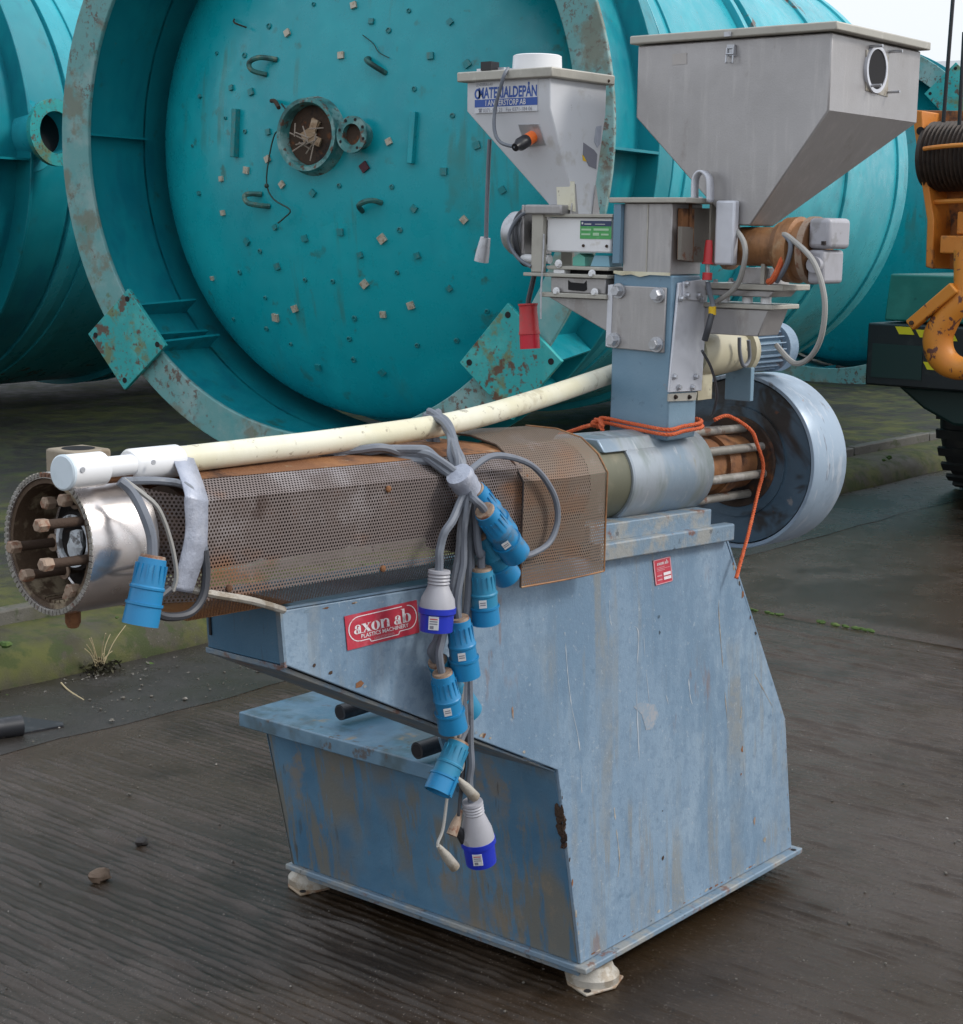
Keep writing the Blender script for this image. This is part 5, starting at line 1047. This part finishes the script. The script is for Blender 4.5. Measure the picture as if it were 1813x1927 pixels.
small_conn('small pale connector just above the lowest grey-bodied plug', [(880,930,-.03),(876,1200,-.025),(866,1385,-.02),(872,1440,-.02),(862,1458,-.02)], (866,1470), (894,1500), -.03, 'zinc_white')
small_conn('small pale connector hanging lowest on a thin bent lead', [(880,935,-.03),(868,1250,-.02),(858,1380,-.02),(842,1500,-.015),(834,1560,-.015),(824,1588,-.015)], (830,1598), (856,1632), -.018, 'zinc_white')
small_conn('dark brass-ended connector left of the lowest grey-bodied plug', [(881,935,-.03),(878,1250,-.02),(872,1420,-.015),(864,1525,-.015)], (864,1535), (850,1572), -.012, 'bolt_tan')
small_conn('small dark connector touching the lowest grey-bodied plug', [(881,935,-.03),(880,1250,-.02),(876,1420,-.012),(862,1540,-.008)], (858,1555), (877,1585), -.010, 'rubber')
# lead with blue plug by the die drum
n1 = thing('power_lead', aty(265,1175,-.03), 'blue plug hanging beside the die drum at the left end', 'power lead')
pa, pb = aty(288,1050,-.028), aty(264,1176,-.028)
obj('cable', MB().tube([aty(225,905,.02), aty(248,925,.01), aty(270,965,-.012), aty(285,1010,-.024), pa+(pb-pa)*.05], .0078, 8, 8), 'cable_grey', n1); plug_blue(n1, pa, pb, 'plug_blue', False)
tag(obj('loop_cable', MB().tube([aty(385,1035,-.002), aty(388,1080,-.004), aty(381,1125,-.006), aty(355,1155,-.008), aty(310,1160,-.01), aty(285,1140,-.012), aty(318,1108,-.005)], .0068, 8, 8), 'cable_dark', org=aty(350,1155,0)), 'dark cable looping below the duct tape at the left end of the guard', 'cable')
tag(obj('thin_cable', MB().tube([aty(232,902,.02), aty(270,930,.0), aty(300,960,-.01), aty(322,1020,-.012), aty(332,1080,-.01), aty(325,1112,-.006)], .0038, 6, 8), 'cable_pale', org=aty(300,960,0)), 'thin pale cable running down between the die drum and the duct tape', 'cable')
tag(obj('pole_cable', MB().tube([aty(232,905,.03), aty(300,905,.035), aty(350,915,.012), aty(372,950,.004), aty(385,1035,-.002)], .0062, 8, 8), 'cable_grey', org=aty(300,905,0)), 'grey cable running under the white sleeve into the duct tape', 'cable')
# hanging connector lead and red plug beside the small feeder
h1 = thing('hanging_lead', atx(905,490,.42), 'long thin lead with a grey connector hanging below the small white hopper', 'cable')
obj('cable', MB().tube([atx(922,262,.42), atx(920,300,.42), atx(917,380,.42), atx(915,450,.42)], .0052, 8), 'cable_grey', h1)
a, b = atx(914,447,.42), atx(906,492,.42); d = b-a
obj('connector', MB().lathe(a, d, [(0,.008),(0,.0125),(d.length*.6,.0165),(d.length,.018),(d.length,.014),(d.length-.01,.014),(d.length-.01,0)], 20), 'bolt_steel', h1)
h2 = thing('hanging_lead', atx(996,655,.40), 'red plug hanging on a dark lead below the small feeder', 'plug')
obj('cable', MB().tube([atx(1008,505,.40), atx(1003,530,.40), atx(996,560,.40), atx(994,575,.40)], .0062, 8), 'cable_dark', h2)
a, b = atx(994,571,.40), atx(998,656,.40); d = (b-a).normalized(); L = (b-a).length
rp = obj('plug_body', MB().lathe(a, d, [(0,.015),(0,.0235),(.004,.0235),(.006,.0215),(.02,.021),(.03,.022),(L*.58,.0235),(L*.66,.0255),(L*.68,.0255)], 26), 'plug_red', h2)
obj('plug_collar', MB().lathe(a, d, [(L*.681,.0245),(L*.69,.0235),(L,.0240),(L,.020),(L-.02,.020),(L-.02,0)], 26), mat('red_bright', (.55,.01,.03), .35), rp)
tag(obj('chain', MB().tube([atx(1024,440,.34), atx(1022,500,.34), atx(1019,540,.34), atx(1018,600,.34)], .0022, 6), 'bolt_steel', org=atx(1024,440,.34)), 'thin hanging chain beside the red plug', 'chain')

# ================================================================== SMALL THINGS ON THE GROUND
p = atz(188,1658,0); tag(obj('stone', MB().blob(p+V((0,0,.014)), .030,.022,.018,12,.4,1), 'stone', org=p), 'brown stone lying on the ridged concrete at the lower left', 'stone')
p = atz(267,1592,0); tag(obj('stone', MB().blob(p+V((0,0,.011)), .017,.015,.014,12,.3,2), 'stone_dark', org=p), 'small dark stone lying beyond the brown stone', 'stone')
p = atz(60,1372,0)
hs_ = thing('rubber_hose', p, 'black rubber hose end lying in the gutter at the left edge', 'hose')
a = atz(40,1365,.035); b = atz(-160,1395,.035)
obj('hose_tube', MB().lathe(b, a-b, [(0,.032),((a-b).length,.034),((a-b).length,.027),((a-b).length-.06,.027),((a-b).length-.06,0)], 24), 'rubber', hs_)
obj('hose_flap', MB().prism([atz(35,1384,.006), atz(120,1368,.006), atz(118,1362,.006), atz(40,1352,.006)], (0,0,.006)), 'rubber', hs_)
p = aty(118,842,1.0)
q = CAM+ray(148,868)*7.6
bk = thing('concrete_block', V((q.x,q.y,.19)), 'pale concrete block with a hole standing behind the die drum', 'block')
w = .105; t0 = q.z+.1
obj('block_body', MB().box(q.x-w,q.x+w,q.y-w,q.y+w,.17,.19+.42), 'block', bk, bev=.012)
obj('block_hole', MB().cyl((q.x,q.y,.6105),(q.x,q.y,.612),.075,n=20), 'black_hole', bk)
p = CAM+ray(1020,812)*8.6
tag(obj('timber_chock', MB().box(p.x-.1,p.x+.1,p.y-.06,p.y+.06,.17,.36), 'timber', bev=.008, org=V((p.x,p.y,.17))), 'dark timber chock under the tank behind the extruder', 'timber')
wp = atz(158,1262,.0); wp.y = min(wp.y, 2.84)
wdp = thing('dry_weed', wp, 'dry straw-coloured weed growing at the foot of the kerb', 'weed')
for k in range(18):
    a = random.uniform(0,6.28); l = random.uniform(.04,.17); lean = random.uniform(.2,.7)
    tip = wp+V((math.cos(a)*l*lean, -abs(math.sin(a))*l*lean*.6, l)); mid = wp+(tip-wp)*.5+V((0,0,.02))
    obj('stalk', MB().tube([wp+V((random.uniform(-.015,.015),random.uniform(-.01,.01),0)), mid, tip], .0016, 5, 4), 'straw', wdp)
lf = MB()
for k in range(150):
    a = random.uniform(0,6.28); r_ = random.uniform(0,.08); c = wp+V((math.cos(a)*r_, math.sin(a)*r_*.6-.01, random.uniform(.005,.05))); d = V((random.uniform(-1,1),random.uniform(-1,1),random.uniform(-.3,1))).normalized()*.014; t = d.cross(V((random.random(),random.random(),1))).normalized()*.006
    lf.add([c-d, c+t, c+d, c-t], [(0,1,2,3)])
obj('leaf_clump', lf, 'dead_weed', wdp)
dt = tag(obj('dead_twig', MB().tube([atz(115,1285,.02), atz(130,1300,.012), atz(158,1318,.008)], .003, 6), 'straw', org=atz(130,1300,.01)), 'thin dry twig lying below the weed in the gutter', 'twig')
# moss, litter and grit (uncountable)
mo = MB(); gr_ = MB()
for k in range(900):
    x = random.uniform(.2, 2.6) if k < 500 else random.uniform(2.5, 9); y = random.choice((2.86, 3.30, 3.36))+random.gauss(0,.02)+(random.uniform(0,.12) if random.random() < .5 else 0)
    z = .004 if y < 2.9 else .165
    if mnoise.noise(V((x*2.2, y*3, 5))) < .0: continue
    s_ = random.uniform(.006,.022); mo.blob((x, y, z), s_, s_, s_*.6, 6, .6, k)
for k in range(110):
    y = 3.52 if k % 2 else None
    x = 3.52+random.uniform(-.012,.012); yy = random.uniform(.2, 1.9)
    if mnoise.noise(V((yy*3,1,1))) > .05: mo.blob((x, yy, .002), .010, .014, .006, 6, .6, k)
tag(obj('moss_tufts', mo, 'moss'), 'small tufts of green moss along the kerb and in the concrete joint', 'moss', None, 'stuff')
for k in range(520):
    if k < 240: x, y, z = random.uniform(.2,3.2), 2.3+abs(random.gauss(0,.28)), .012
    else: x, y, z = random.uniform(-1.2,3.4), random.uniform(-1.6,2.2), .004
    if y > 2.85: y = 2.8
    s_ = random.choice((.002,.003,.003,.004,.007 if k < 240 else .003))*random.uniform(.6,1.2); gr_.blob((x,y,z), s_*1.2, s_, s_*.7, 6, .5, k)
for k in range(700):
    x = random.uniform(.3, 4.5); y = 2.84-abs(random.gauss(0,.09)); z = .016
    if mnoise.noise(V((x*2.6, y*2, 9))) < .02: continue
    d = V((random.uniform(-1,1),random.uniform(-1,1),random.uniform(-.4,.4))).normalized()*random.uniform(.003,.011); t = d.cross(V((random.uniform(-.5,.5),random.uniform(-.5,.5),1))).normalized()*random.uniform(.002,.005)
    c = V((x,y,z)); gr_.add([c-d, c+t, c+d, c-t], [(0,1,2,3)])
tag(obj('grit', gr_, 'grit'), 'scattered pale grit and gravel on the wet concrete', 'grit', None, 'stuff')
